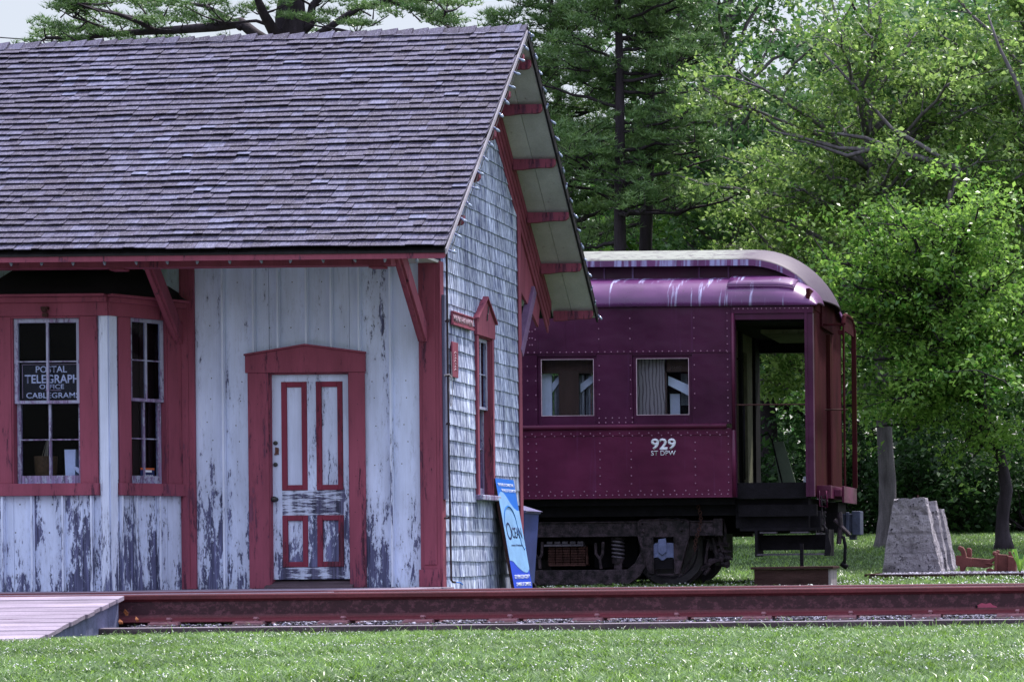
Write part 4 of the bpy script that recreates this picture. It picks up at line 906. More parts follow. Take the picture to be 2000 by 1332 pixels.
# ---------------------------------------------------------------- passenger car
TF = Frame(0, 32.0, 1, 0)
def TX(u, v=800, d=0): return TF.S(u, v, d)
def TZ(v, u=1230, d=0): return TF.Z(v, u, d)
XL, XEND = -19.5, -4.69
car = thing('passenger_car', (-10, 33.5, .16), 'maroon steel passenger railway car number 929 with open vestibule end', 'railway car')
z_s, z_b0, z_b1, z_w, z_e = TZ(973), TZ(838), TZ(829), TZ(690), TZ(601)
XO0, XO1 = TX(1437), TX(1573)
pitch = TX(1294)-TX(1108); wc = [TX(1294)-pitch*k for k in range(9)]
wz0, wz1 = TZ(827), TZ(694); whw = (TX(1166)-TX(1050))/2
def side_holes(): return [(c-whw, c+whw, wz0, wz1) for c in wc]
# body
m = MB(); m.cur = .5
boards(m, TF, [XL, XO0-.05], z_b1-.002, z_w, side_holes(), -.05, 0); m.fbox(TF, XL, XO0-.05, z_w, z_e+.02, -.05, .007)
m.fbox(TF, XO0-.05, XEND, TZ(624, 1500), z_e+.02, -.06, .002)
m.fbox(TF, TX(1430), TX(1590), TZ(612, 1500), TZ(600, 1500), .0025, .020)
m.fbox(TF, XO1, TX(1589), z_s, TZ(612, 1500), -.10, .010); m.fbox(TF, XO1, XO1+.035, z_s, TZ(612, 1500), .0105, .022)
m.fbox(TF, XO0-.05, XO0, z_s, TZ(612, 1500), -.10, .012); m.fbox(TF, TX(1229.5), TX(1231.5), z_b1, z_w, 0, .004)
for x in (TX(1171), TX(1236), TX(1357), TX(1418), TX(1052), TX(1106)): m.fbox(TF, x-.004, x+.004, z_w+.002, z_e-.01, .0075, .010)
m.build('car_side', m_train, car, bevel=.004)
m = MB(); m.fbox(TF, XL, XO0-.052, z_s, z_b0, -.05, .004); m.fbox(TF, XL, XO0-.052, z_b0-.085, z_b0, .0045, .011)
m.fbox(TF, XL, XO0-.052, z_s-.001, z_s+.016, .0045, .014); m.build('lower_side', m_train_lo, car, bevel=.003)
m = MB(); m.tube([(XL, 31.985, (z_b0+z_b1)/2), (TX(1419), 31.985, (z_b0+z_b1)/2)], .033, 12); m.tube([(TX(1433), 31.985, z_s+.01), (TX(1433), 31.985, TZ(840, 1430))], .026, 10); m.tube([(TX(1433), 31.985, TZ(845, 1430)), (TX(1433), 31.985, TZ(612, 1430))], .020, 10)
m.build('belt_rail', m_train_lo, car, smooth=True)
# far side and end
m = MB(); FS = Frame(0, 35.0, 1, 0)
boards(m, FS, [XL, -6.0], z_b0, z_w, [(c-whw, c+whw, wz0, wz1) for c in wc[1:]], 0, .05); m.fbox(FS, XL, -6.0, z_s, z_b0, 0, .05); m.fbox(FS, XL, XEND, z_w+.22, z_e, 0, .05); m.fbox(FS, XL, -6.0, z_w, z_w+.22, 0, .05)
m.fbox(FS, -4.85, XEND, z_s, z_w+.22, 0, .05); m.box(XL-.05, XL, 32, 35, z_s, z_e); m.build('far_side', m_train, car)
NF = Frame(XEND, 32.0, 0, 1); m = MB(); s0, s1 = 1.60, 1.98
m.fbox(NF, .0, s0, z_s+.02, 4.02, -.05, 0); m.fbox(NF, s1, 3.0, z_s+.02, 4.02, -.05, 0); m.fbox(NF, s0, s1, 3.50, 4.02, -.05, 0)
m.fbox(NF, s0-.10, s0-.001, z_s, 3.55, .001, .05); m.tube([(XEND+.0, 32.03, z_s), (XEND+.0, 32.03, z_e)], .03, 10)
m.fbox(NF, .9, 2.1, 3.60, 3.95, .001, .03); m.build('car_end', m_rustpost, car, bevel=.004)
m = MB(); m.fbox(NF, s0+.01, s0+.07, 1.5, 3.2, -.3, .02); m.build('door_jamb', m_iron_blue, car)
# rivets: lines of small domes over the plates
m = MB()
def riv(x, z, y=31.996, r=.0105, ax='y'):
    pr = [(r, 0), (r*.75, -r*.45), (r*.3, -r*.7)] if ax == 'y' else [(r, 0), (r*.75, r*.45), (r*.3, r*.7)]
    if ax == 'y': m.lathe((x, y, z), pr, 6, 'y')
    else: m.lathe((y, x, z), pr, 6, 'x')
def row(v, u0, u1, st_, y=31.996, vr=1230):
    u = u0
    while u < u1: riv(TX(u), TZ(v, vr), y); u += st_
row(687, 1020, 1430, 12.5, 31.993); row(846, 1020, 1425, 19, 31.989); row(851, 1026, 1425, 19, 31.989); row(959, 1030, 1425, 22); row(966.5, 1020, 1428, 12.5)
for u in (1031, 1047, 1171, 1232, 1357): 
    for v in range(865, 955, 16): riv(TX(u), TZ(v))
for u in (1031, 1047, 1171, 1232, 1357):
    for v in range(714, 826, 28): riv(TX(u), TZ(v), 31.9995)
    for v in range(622, 682, 20): riv(TX(u), TZ(v), 31.993)
for v in range(646, 682, 13):
    for u in (1036, 1041): riv(TX(u), TZ(v), 31.993)
for v in range(612, 960, 15): riv(TX(1422), TZ(v, 1422), 31.993 if v < 690 else (31.9995 if v < 829 else 31.996))
for v in list(range(816, 826, 9)):
    for u in range(1170, 1240, 13): riv(TX(u), TZ(v), 31.9995)
row(603, 1436, 1585, 9, 31.979, 1500)
for z in np.arange(z_s+.1, 3.9, .10): riv(32.12, z, XEND, .009, 'x')
m.build('rivets', m_rivet, car, smooth=True)
# windows
for k, c in enumerate(wc):
    g0, g1 = c-(TX(1160)-TX(1057))/2, c+(TX(1160)-TX(1057))/2; zz0, zz1 = TZ(811), TZ(700)
    m = MB(); m.fbox(TF, c-whw, g0, wz0, wz1, -.055, -.022); m.fbox(TF, g1, c+whw, wz0, wz1, -.055, -.022); m.fbox(TF, g0, g1, wz0, zz0, -.055, -.022); m.fbox(TF, g0, g1, zz1, wz1, -.055, -.022)
    w = m.build('car_window', m_train, car, bevel=.003)
    m = MB(); t_ = .007; m.fbox(TF, g0, g0+t_, zz0, zz1, -.04, -.0215); m.fbox(TF, g1-t_, g1, zz0, zz1, -.04, -.0215); m.fbox(TF, g0+t_, g1-t_, zz0, zz0+t_, -.04, -.018); m.fbox(TF, g0+t_, g1-t_, zz1-t_, zz1, -.04, -.0215); m.build('window_bead', m_letter_dim, w)
    m = MB(); m.fbox(TF, g0, g1, zz0, zz1, -.046, -.042); m.build('pane', m_glass_c, w)
# car interior
m = MB(); m.box(XL, -5.9, 32.3, 34.7, 1.30, 1.36); m.box(XL, -5.9, 32.06, 34.94, 3.75, 3.79); m.box(-8.95, -8.9, 32.3, 34.9, 1.3, 3.75)
for y in (32.07,):
    for (a, b) in zip(wc[1:], wc): m.box(a+whw, b-whw, y, y+.03, 1.3, 3.7)
m.build('interior_lining', m_brownwood, car)
IW = Frame(0, 32.16, 1, 0)
m = MB()
def ib(u0, u1, v0, v1, d0=-.03, d1=0): m.fbox(IW, IW.S(u0), IW.S(u1), IW.Z(v1, 1230), IW.Z(v0, 1230), d0, d1)
ib(1040, 1166, 695, 728); ib(1092, 1128, 728, 830); ib(1040, 1166, 812, 830); ib(1128, 1131, 728, 830, -.03, .01); ib(1300, 1303, 728, 812, -.01, .02); ib(1303, 1350, 695, 727)
m.build('inner_frame', m_brownwood, car)
m = MB(); ib(1010, 1075, 728, 830, -.10, -.08); m.hexa([IW.w(IW.S(a), IW.Z(b, 1230), d) for d in (-.11, -.13) for a, b in ((1070, 770), (1092, 740), (1092, 726), (1070, 752))])
m.hexa([IW.w(IW.S(a), IW.Z(b, 1230), d) for d in (-.11, -.13) for a, b in ((1130, 765), (1166, 736), (1166, 722), (1130, 748))])
m.hexa([IW.w(IW.S(a), IW.Z(b, 1230), d) for d in (-.09, -.12) for a, b in ((1303, 752), (1352, 778), (1352, 756), (1303, 734))])
ib(1303, 1322, 768, 812, -.22, -.20); m.build('pale_panel', m_carblue, car)
m = MB()
for k in range(16): u = 1070+k*6.2; m.cur = random.random(); ib(u, u+4.4, 730, 830, -.16-(k % 2)*.03, -.14-(k % 2)*.03)
ib(1322, 1352, 728, 790, -.30, -.28)
m.build('curtain', simple('grey curtain', (0.26, 0.27, 0.30), .9, .6, (20, 1, 1)), car)
m = MB(); ib(1236, 1300, 692, 830, -.0, .02); m.build('plywood_sheet', m_ply, car)
# vestibule inside
m = MB(); m.box(-5.95, -5.88, 32.1, 33.5, 1.5, 3.75); m.box(-5.95, -5.88, 34.12, 34.55, 1.5, 3.75); m.box(-5.95, -5.88, 33.5, 34.12, 3.35, 3.75)
for z in np.arange(1.9, 2.9, .06): m.box(-5.879, -5.87, 32.5, 33.2, z, z+.03)
m.build('bulkhead', m_carcream, car)
m = MB(); m.box(-5.90, -5.84, 33.42, 33.56, 1.5, 3.7); m.box(-5.93, -5.84, 34.56, 34.93, 1.5, 3.75); m.box(-5.97, -5.93, 33.5, 34.2, 1.5, 3.4); m.box(-5.9, XEND-.05, 34.90, 34.99, 3.42, 3.75)
m.box(-5.95, XEND-.06, 32.15, 34.9, 1.42, 1.50); m.box(-5.95, XEND-.06, 32.1, 34.9, 3.60, 3.74); m.build('vestibule_frame', m_iron_d, car)
m = MB(); m.box(-5.5, XEND-.08, 33.0, 34.6, 3.53, 3.58); m.build('vestibule_ceiling_panel', m_carcream, car)
m = MB(); z = TZ(790, 1500); m.tube([(XO0-.02, 32.03, z), (XO1+.02, 32.03, z)], .010, 8); m.build('safety_bar', m_iron_rust, car); m = MB(); m.tube([(XEND, 33.3, z), (-4.38, 33.3, z)], .010, 8); m.build('safety_bar', m_iron_rust, car)
m = MB(); m.tube([(-5.78, 33.1, 1.5), (-5.78, 33.1, 3.2), (-5.84, 33.1, 3.2)], .012, 8); m.tube([(-5.62, 32.35, 1.55), (-5.62, 32.35, 2.55)], .011, 8); m.tube([(-5.60, 33.6, 2.18), (-5.50, 33.55, 2.22), (-5.44, 33.5, 2.1), (-5.30, 33.45, 1.52)], .011, 8); m.build('grab_rail', m_iron_d, car, smooth=True)
m = MB(); m.hexa([(-5.46, 34.2, 1.5), (-5.22, 34.2, 1.5), (-5.22, 34.24, 1.5), (-5.46, 34.24, 1.5), (-5.56, 34.3, 2.12), (-5.42, 34.3, 2.14), (-5.42, 34.34, 2.14), (-5.56, 34.34, 2.12)]); m.build('lever_guard', m_cargreen, car)
m = MB(); m.box(-4.98, -4.80, 33.2, 33.5, 1.5, 1.61); m.build('battery_box', m_carblue, car, bevel=.01)

# roof
def dropx(x): return 0 if x < -5.6 else .8*(1-math.sqrt(max(0, 1-((x+5.6)/1.15)**2)))
xs = [XL, -14, -10, -8.5, -7.5, -6.8, -6.2, -5.8, -5.6]+[-5.6+1.08*math.sin(k/14*math.pi/2) for k in range(1, 15)]
ysn = [32.45+2.1*k/20 for k in range(21)]
def up_z(x, y): d = dropx(x); return 4.45-d+.245*(1-min(1, d/.52))*(1-((y-33.5)/1.05)**2)+.0
m = MB()
def xk(x, y): return x-(0 if x < -5.6 else (x+5.6)/1.08)*.16*((y-33.5)/1.05)**2
for x in xs:
    for y in ysn: m.v.append((xk(x, y), y, up_z(x, y))); m.r.append(.5)
for i in range(len(xs)-1):
    for j in range(20): a = i*21+j; m.f.append((a, a+21, a+22, a+1))
o = m.build('upper_roof', m_train_top, car, smooth=True); s = o.modifiers.new('thick', 'SOLIDIFY'); s.thickness = .02; s.offset = -1
for x in (TX(1228), TX(1437)):
    pass
m = MB()
for side, yy in ((1, 32.44), (-1, 34.56)):
    b0 = len(m.v)
    for x in xs:
        e = 4.45-dropx(x); xx = xk(x, yy); m.v += [(xx, yy, e+.005), (xx, yy-.012*side, e-.075), (xx, yy+.03*side, e-.075), (xx, yy+.03*side, e)]; m.r += [.5]*4
    for i in range(len(xs)-1):
        for q in range(4): a = b0+i*4; m.f.append((a+q, a+(q+1) % 4, a+4+(q+1) % 4, a+4+q))
m.build('fascia', m_train_fascia, car, fix=True)
m = MB()
for yy in (32.62, 34.38):
    b0 = len(m.v)
    for x in xs:
        if x > -4.9: break
        m.v += [(x, yy, 4.10), (x, yy, 4.42-dropx(x))]; m.r += [.5]*2; nn = len(m.v)
    for a in range(b0, nn-2, 2): m.f.append((a, a+2, a+3, a+1))
o = m.build('clerestory_side', m_train, car); s = o.modifiers.new('thick', 'SOLIDIFY'); s.thickness = .02; s.offset = 0
m = MB()
for u in (1180, 1236, 1365, 1423): x = P(u, 540, 32.6).x; m.box(x-.012, x+.012, 32.596, 32.608, 4.18, 4.38)
m.box(XL, -5.0, 32.595, 32.608, 4.215, 4.235)
for u in range(1150, 1600, 9):
    x = P(u, 515, 32.43).x
    if x < -4.9: m.ball((x, 32.431, 4.45-dropx(x)-.055), .006, 5, 4)
m.build('roof_seams', m_train_fascia, car)
xs2 = [XL, -14, -10, -8.5, -7, -6, -5.5, -5.2]+[-5.2+.60*math.sin(k/10*math.pi/2) for k in range(1, 11)]
m = MB(); NS = 12
def lowz(x, th, off=0):
    h = 1 if x < -5.2 else math.sqrt(max(.0, 1-((x+5.2)/.605)**2))
    return (x, 32.64-(.67+off)*math.cos(th), z_e+.006+(.42*max(.12, h)+off)*math.sin(th))
for side in (0, 1):
    b0 = len(m.v)
    for x in xs2:
        for j in range(NS+1):
            p = lowz(x, math.pi/2*j/NS)
            m.v.append(p if side == 0 else (p[0], 67-p[1], p[2])); m.r.append(.5)
    for i in range(len(xs2)-1):
        for j in range(NS): a = b0+i*(NS+1)+j; m.f.append((a, a+NS+1, a+NS+2, a+1))
o = m.build('lower_roof', m_train_roof, car, smooth=True, fix=True); s = o.modifiers.new('thick', 'SOLIDIFY'); s.thickness = .02; s.offset = 0
m = MB(); xq = [TX(1420)+k*(TX(1585)-TX(1420))/12 for k in range(13)]; 
xq = [TX(1420)+k*(TX(1552)-TX(1420))/12 for k in range(13)]
for x in xq:
    for j in range(6): m.v.append(lowz(x, R(38)+R(50)*j/5, .022)); m.r.append(.5)
for i in range(12):
    for j in range(5): a = i*6+j; m.f.append((a, a+6, a+7, a+1))
o = m.build('roof_patch', m_train_roof, car, smooth=True, fix=True); s = o.modifiers.new('thick', 'SOLIDIFY'); s.thickness = .014; s.offset = 1
m = MB(); m.tube([lowz(x, R(36), .03) for x in xq], .008, 6); m.tube([lowz(x, R(30), .0) for x in xq], .007, 6)
u = XL
while u < TX(1560): p = lowz(u, R(5), .012); m.ball(p, .008, 5, 4); u += .085
m.build('patch_seam', m_train_roof, car)
# end hood
m = MB(); n = 16
prof_h = [(y, up_z(-4.56, y)-.0) for y in [32.45+2.1*k/n for k in range(n+1)]]
for x in (-4.60, -4.64):
    pass
m.prism(Frame(-4.70, 0, 0, 1), [(32.35, 3.78), (34.65, 3.78)]+[(y, z) for y, z in reversed(prof_h)], -.02, .02)
m.build('end_hood', m_rustpost, car)
# number
def tt(txt, u0, u1, v0, v1, bold): return textmesh(txt, TF, TX(u0), TX(u1), TZ(v1, 1295), TZ(v0, 1295), .0062, 'lettering', m_letter, car, bold, thick=.001)
tt('929', 1271, 1319.5, 856, 878, .028); tt('ST DPW', 1271, 1319, 880, 889.3, .004)
m = MB()
def slb(u0, u1, v0, v1): m.fbox(TF, TX(u0), TX(u1), TZ(v1, 1295), TZ(v0, 1295), .0052, .0068)
slb(1289, 1302, 876.3, 878.3)
m.build('letter_serifs', m_letter, car)

# underframe
m = MB(); m.box(XL, XO0-.05, 32.25, 34.75, 1.08, z_s-.002); m.box(XL, -4.9, 33.2, 33.8, .85, 1.1); m.box(XL, XO0-.05, 32.12, 32.2, 1.22, z_s-.003)
m.box(XO0-.05, XEND-.02, 32.06, 32.12, TZ(973, 1500), TZ(942, 1500)); m.box(XO0-.05, XO1+.0, 32.2, 34.8, TZ(1030, 1500), TZ(973, 1500)); m.box(XO0, XO1+.12, 32.12, 32.16, TZ(1008, 1500), TZ(985, 1500))
m.build('underframe', m_iron_d, car)
m = MB()   # dark equipment hanging above the truck
for u0, u1, v0, v1, y in ((1060, 1160, 975, 1015, 32.5), (1180, 1240, 978, 1010, 32.45), (1260, 1420, 976, 1004, 32.4), (1437, 1600, 1000, 1034, 32.35)):
    fr = Frame(0, y, 1, 0); m.fbox(fr, fr.S(u0), fr.S(u1), fr.Z(v1, 1300), fr.Z(v0, 1300), -.5, 0)
m.build('underfloor_boxes', m_iron_d, car, bevel=.01)
m = MB(); fr = Frame(0, 32.3, 1, 0)
def fp(u, v, d=0): a, z = fr.sz(u, v, d); return fr.w(a, z, d)
m.fbox(fr, fr.S(1083), fr.S(1141), fr.Z(1004, 1100), fr.Z(999, 1100), 0, .03); m.tube([fp(1070, 980), fp(1086, 1000)], .012, 5); m.tube([fp(1122, 980), fp(1140, 1000)], .012, 5); m.fbox(fr, fr.S(1402), fr.S(1424), fr.Z(991, 1400), fr.Z(981, 1400), 0, .02)
m.build('rusty_hanger', m_iron_rust, car)
# trucks: side frames, wheels, springs
def truck(dx, detail):
    root = thing_part('truck', (P(1130, 1077, 32.3).x+dx, 33.5, .6), car)
    X = lambda u: fr.S(u, 1070)+dx; Zt = lambda v: fr.Z(v, 1200)
    def bx_(mb, u0, u1, v0, v1, d0, d1): mb.fbox(fr, X(u0), X(u1), Zt(v1), Zt(v0), d0, d1)
    for back in (0, 1):
        if back and not detail: continue
        f2 = fr if not back else Frame(0, 34.7, 1, 0)
        mb = MB()
        if not back:
            bx_(mb, 905, 1412, 1018, 1048, -.10, 0); bx_(mb, 905, 1412, 1018, 1021, 0, .02); bx_(mb, 905, 1412, 1045, 1048, 0, .02)
            bx_(mb, 1394, 1412, 1014, 1049, -.15, .015)
            pl = [(905, 1112), (1225, 1112), (1240, 1100), (1250, 1080), (1262, 1070), (1268, 1080), (1262, 1105), (1250, 1125), (1228, 1141), (905, 1141)]
            mb.prism(fr, [(X(a), Zt(b)) for a, b in pl], -.06, .012)
        else: mb.box(X(905), X(1412), 34.6, 34.7, Zt(1048), Zt(1018))
        mb.build('side_frame', m_iron, root, bevel=.008, fix=True)
    for uw in (1310, 965):
        for yy, sg in ((32.78, 1), (34.22, -1)):
            xw, zw = P(1310, 1077, 32.78).x+dx+(X(uw)-X(1310)), P(1310, 1077, 32.78).z; zw = .16+.458
            mb = MB(); mb.lathe((xw, yy, zw), [(.04, -.08*sg), (.09, -.07*sg), (.12, -.02*sg), (.34, .01*sg), (.37, -.045*sg), (.455, -.045*sg), (.460, .06*sg), (.487, .07*sg), (.487, .10*sg), (.36, .10*sg), (.05, .08*sg)], 40, 'y')
            mb.build('wheel', m_wheel, root, bevel=0, fix=True)
        mb = MB(); mb.tube([(xw, 32.4, zw), (xw, 34.6, zw)], .07, 12); mb.build('axle', m_iron, root)
        mb = MB(); du = uw-1310
        L = [(1247, 1019), (1252, 1015), (1340, 1015), (1347, 1019), (1348, 1048), (1344, 1058), (1328, 1122), (1319, 1122), (1318, 1048), (1276, 1048), (1278, 1122), (1268, 1122), (1250, 1058), (1247, 1048)]
        mb.prism(fr, [(X(a+du), Zt(b)) for a, b in L], -.06, .05)
        def rim(pts, w=.010): mb.tube([(X(a+du), 32.3-.055, Zt(b)) for a, b in pts], w, 5)
        rim([(1249, 1050), (1249, 1020), (1254, 1016), (1338, 1016), (1346, 1020), (1347, 1050)]); rim([(1249, 1050), (1270, 1121), (1278, 1121)]); rim([(1347, 1050), (1326, 1121), (1320, 1121)]); rim([(1276, 1049), (1318, 1049)], .007); rim([(1277, 1050), (1278, 1118)], .007); rim([(1318, 1050), (1319, 1118)], .007)
        for a, b in ((1257, 1022), (1294, 1022), (1334, 1020), (1258, 1037), (1333, 1036)): mb.ball((X(a+du), 32.245, Zt(b)), .022, 8, 5)
        bx_(mb, 1266+du, 1332+du, 1121, 1124, -.05, .04); mb.ball((X(1270+du), 32.26, Zt(1127)), .014, 6, 4); mb.ball((X(1327+du), 32.26, Zt(1127)), .014, 6, 4)
        mb.build('pedestal', m_iron, root, fix=True)
        mb = MB(); bl = [(1277, 1064), (1281, 1061), (1313, 1061), (1318, 1063), (1319, 1090), (1310, 1090), (1303, 1090), (1297, 1095), (1292, 1095), (1286, 1089), (1277, 1090)]
        mb.prism(fr, [(X(a+du), Zt(b)) for a, b in bl], -.2, .03); mb.prism(fr, [(X(a+du), Zt(b)) for a, b in ((1287, 1054), (1302, 1052), (1304, 1078), (1295, 1085), (1287, 1079))], .031, .055); bx_(mb, 1315+du, 1320+du, 1063, 1110, -.1, .02)
        mb.build('journal_box', m_iron_blue, root, bevel=.006, fix=True)
        mb = MB(); bx_(mb, 1277+du, 1318+du, 1092, 1112, -.2, .02); mb.build('journal_cellar', m_iron_d, root); mb = MB(); bx_(mb, 1277+du, 1318+du, 1049, 1058, -.2, -.03); mb.build('pedestal_shim', m_iron_d, root)
    mb = MB()
    for j in range(7):
        for i in range(5): bx_(mb, 1068+i*14.8, 1068+i*14.8+13, 1068+j*5.0, 1070.4+j*5.0, -.14-(i % 2)*.008, -.06-(i % 2)*.008)
    bx_(mb, 1066, 1142, 1066, 1104, -.18, -.15); bx_(mb, 1070, 1146, 1101, 1104, -.16, -.03); bx_(mb, 1143.5, 1146, 1084, 1104, -.1, -.03)
    mb.build('leaf_spring', m_iron_rust, root)
    mb = MB(); bx_(mb, 1061, 1138, 1062, 1066, -.2, -.03); 
    for i in range(5): bx_(mb, 1066+i*15, 1077+i*15, 1056, 1061, -.16, -.05)
    mb.build('spring_cap', m_wheel, root, bevel=.004)
    for a in (1044, 1163):
        mb = MB(); mb.tube([fp2(a, 1060, dx), fp2(a+1, 1082, dx), fp2(a+9, 1092, dx), fp2(a+11, 1110, dx)], .02, 6); mb.tube([fp2(a+15, 1058, dx), fp2(a+14, 1082, dx), fp2(a+9, 1092, dx)], .02, 6); mb.build('swing_hanger', m_iron, root)
    for uc in (1203, 1070-0-30):
        if uc != 1203: continue
        mb = MB(); xc_, yc_ = X(uc), 32.42; pts = []
        for k in range(5*14+1): t = k/14; pts.append((xc_+.074*math.cos(2*math.pi*t), yc_+.074*math.sin(2*math.pi*t), Zt(1052)+(Zt(1090)-Zt(1052))*t/5))
        mb.tube(pts, .017, 6); mb.build('coil_spring', m_wheel, root, smooth=True)
        mb = MB(); mb.lathe((xc_, yc_, 0), [(.05, Zt(1050)), (.06, Zt(1050)), (.085, Zt(1049)), (.085, Zt(1053))][::-1], 12); mb.lathe((xc_, yc_, 0), [(.08, Zt(1100)), (.085, Zt(1090))], 12); mb.box(xc_-.04, xc_+.06, yc_-.06, yc_+.02, Zt(1112), Zt(1100)); mb.build('spring_seat', m_iron, root)
    mb = MB(); mb.box(X(1000), X(1385), 32.95, 34.05, .52, 1.07); mb.box(X(1045), X(1232), 32.62, 32.94, Zt(1062), 1.07); mb.box(X(1050), X(1240), 33.0, 34.0, .24, .52); mb.box(X(1150), X(1235), 32.62, 32.9, Zt(1108), Zt(1062)); mb.box(X(1345), X(1368), 32.9, 34.0, .42, .95)
    mb.build('bolster', m_iron_d, root)
    mb = MB()   # brake rigging at the outer end
    rnd_ = random.Random(3)
    for (a, b, c, d, w) in ((1336, 1120, 1366, 1062, .012), (1384, 1052, 1378, 1100, .02), (1392, 1050, 1400, 1088, .03), (1398, 1060, 1424, 1064, .03), (1404, 1044, 1412, 1078, .025), (1385, 1098, 1416, 1088, .035), (1370, 1112, 1392, 1096, .03), (1410, 1092, 1431, 1092, .015), (1410, 1075, 1428, 1078, .02), (1395, 1075, 1412, 1096, .03), (1376, 1122, 1386, 1108, .03), (1412, 1020, 1416, 1060, .03), (1380, 1075, 1397, 1050, .012)):
        mb.tube([fp2(a, b, dx, -.15), fp2((a+c)/2+rnd_.uniform(-3, 3), (b+d)/2+rnd_.uniform(-2, 2), dx, -.15), fp2(c, d, dx, -.15)], w, 6)
    for k in range(16): q = fp2(rnd_.uniform(1385, 1425), rnd_.uniform(1056, 1104), dx, -.18); mb.ball(q, rnd_.uniform(.025, .05), 6, 4)
    mb.build('brake_rigging', m_iron, root)
    mb = MB(); mb.hexa([fp2(a, b, dx, d) for d in (-.3, -.26) for a, b in ((1372, 1140), (1396, 1118), (1400, 1060), (1372, 1050))]); mb.build('brake_shoe', m_iron_d, root)
def fp2(u, v, dx, d=-.03): return Vector(fp(u, v, d))+Vector((dx, 0, 0))
def thing_part(name, loc, parent):
    e = bpy.data.objects.new(name, None); e.location = loc; e.empty_display_size = .2
    link(e, parent, loc); return e
truck(0, True); truck(-8.6, False)
# chain
m = MB(); z0_, z1_ = fr.Z(1078, 1365), fr.Z(985, 1365); n = 17
for k in range(n):
    zz = z1_+(z0_-z1_)*k/n; xx = fr.S(1362+6*math.sin(k*.3)+3, 1030); hz = (z1_-z0_)/n*.72; a = k % 2; y = 32.22; pts = []
    for q in range(9): t = 2*math.pi*q/8; pts.append((xx+(.020*math.cos(t) if a else .004*math.cos(t)), y+(.004 if a else .020)*math.cos(t), zz+hz*math.sin(t)))
    m.tube(pts, .006, 5, False)
m.build('chain', m_iron_rust, car)
# entrance steps
m = MB(); f3 = Frame(0, 31.95, 1, 0)
def g3(u0, u1, v0, v1, d0, d1, mb=None): (mb or m).fbox(f3, f3.S(u0), f3.S(u1), f3.Z(v1, 1540), f3.Z(v0, 1540), d0, d1)
g3(1471, 1476, 1034, 1086, -.5, -.02); g3(1609, 1616, 1034, 1086, -.5, -.02); g3(1475, 1610, 1044, 1074, -.30, -.27); g3(1440, 1600, 1030, 1036, -.3, -.1)
m.hexa([f3.w(f3.S(a), f3.Z(b, 1540), d) for d in (.0, -.04) for a, b in ((1607, 1086), (1618, 1086), (1621, 1070), (1612, 1030))])
m.build('step_frame', m_iron_d, car)
m = MB(); g3(1475, 1609, 1081.5, 1084, -.30, .0); g3(1480, 1512, 1038, 1041, -.2, -.05); g3(1540, 1575, 1038, 1041, -.2, -.05)
for k in range(30): g3(1477+k*4.4, 1479+k*4.4, 1080.5, 1081.5, -.28, -.01)
m.build('step_tread', m_wheel, car)
# end platform, diaphragm, coupler and hoses
m = MB(); zpl0, zpl1 = TZ(976, 1610), TZ(946, 1610)
m.box(XEND+.001, -4.50, 32.45, 34.55, zpl0+.03, zpl1); m.box(-4.499, -4.41, 32.75, 34.25, zpl0+.06, zpl1-.05); m.box(-4.409, -4.38, 32.85, 34.15, zpl0-.02, zpl1+.0)
for k in range(7):
    for q in range(2): m.ball((XEND+.03+k*.022, 32.445, zpl1-.06-q*.07), .008, 5, 4)
m.build('buffer_beam', m_train_lo, car, bevel=.006)
m = MB(); xf = -4.385
for y, hw_ in ((32.95, .012), (34.0, .032)): m.box(xf-hw_, xf+hw_, y, y+.05, zpl1, 3.66); 
m.tube([(xf, 32.975, 3.64), (xf, 33.03, 3.74), (xf, 33.2, 3.78), (xf, 33.75, 3.78), (xf, 33.95, 3.72), (xf, 34.02, 3.6)], .03, 8); m.box(xf-.01, xf+.01, 33.0, 34.0, 3.55, 3.76); m.box(xf-.07, xf, 32.96, 33.0, 3.5, 3.56); m.box(xf-.3, xf, 32.98, 33.0, 3.62, 3.65)
m.build('diaphragm_frame', m_rustpost, car, bevel=.004)
m = MB(); f4 = Frame(0, 32.42, 1, 0); q = [f4.w(*f4.sz(a, b)) for a, b in ((1600, 958), (1601, 988), (1616, 990), (1614, 958))]; m.tube(q, .012, 6); m.build('sill_step', m_train_lo, car, smooth=True)
m = MB(); h = lambda u, v, d=0: f4.w(*f4.sz(u, v, d), d)
m.tube([h(1604, 968), h(1606, 1008), h(1603, 1030), h(1598, 1038), h(1606, 1040)], .010, 6); m.tube([h(1608, 1024), h(1622, 1050)], .022, 7); m.tube([h(1596, 1011), h(1610, 1011), h(1612, 1024)], .008, 5); m.tube([h(1640, 1000), h(1642, 1030), h(1638, 1062)], .035, 7); m.tube([h(1630, 1015), h(1660, 1045)], .03, 7)
for v in range(968, 1010, 8): m.ball(h(1612, v), .014, 5, 4)
m.build('end_rigging', m_iron, car); m = MB(); m.box(XEND-.1, -4.5, 33.1, 33.9, .85, 1.25); m.build('draft_box', m_iron_d, car)
m = MB(); m.tube([h(1638, 1046), h(1648, 1050), h(1651, 1066), h(1650, 1090), h(1648, 1104)], [.024, .024, .022, .022, .026], 8); m.tube([h(1643, 1100), h(1655, 1108)], .035, 8); m.build('brake_hose', m_iron_d, car, smooth=True)
m = MB(); f5 = Frame(0, 33.3, 1, 0); g5 = lambda u0, u1, v0, v1, d0, d1: m.fbox(f5, f5.S(u0), f5.S(u1), f5.Z(v1, 1650), f5.Z(v0, 1650), d0, d1)
g5(1630, 1664, 1003, 1040, -.3, 0); g5(1662, 1679, 998, 1045, -.28, .05); g5(1650, 1657, 1000, 1048, 0, .05); g5(1655, 1668, 1044, 1054, -.2, -.05); m.build('coupler', m_coupblue, car, bevel=.012)
rail(32.78, -22, -3, 'rusty near rail hidden under the maroon carriage wheels', -.066)
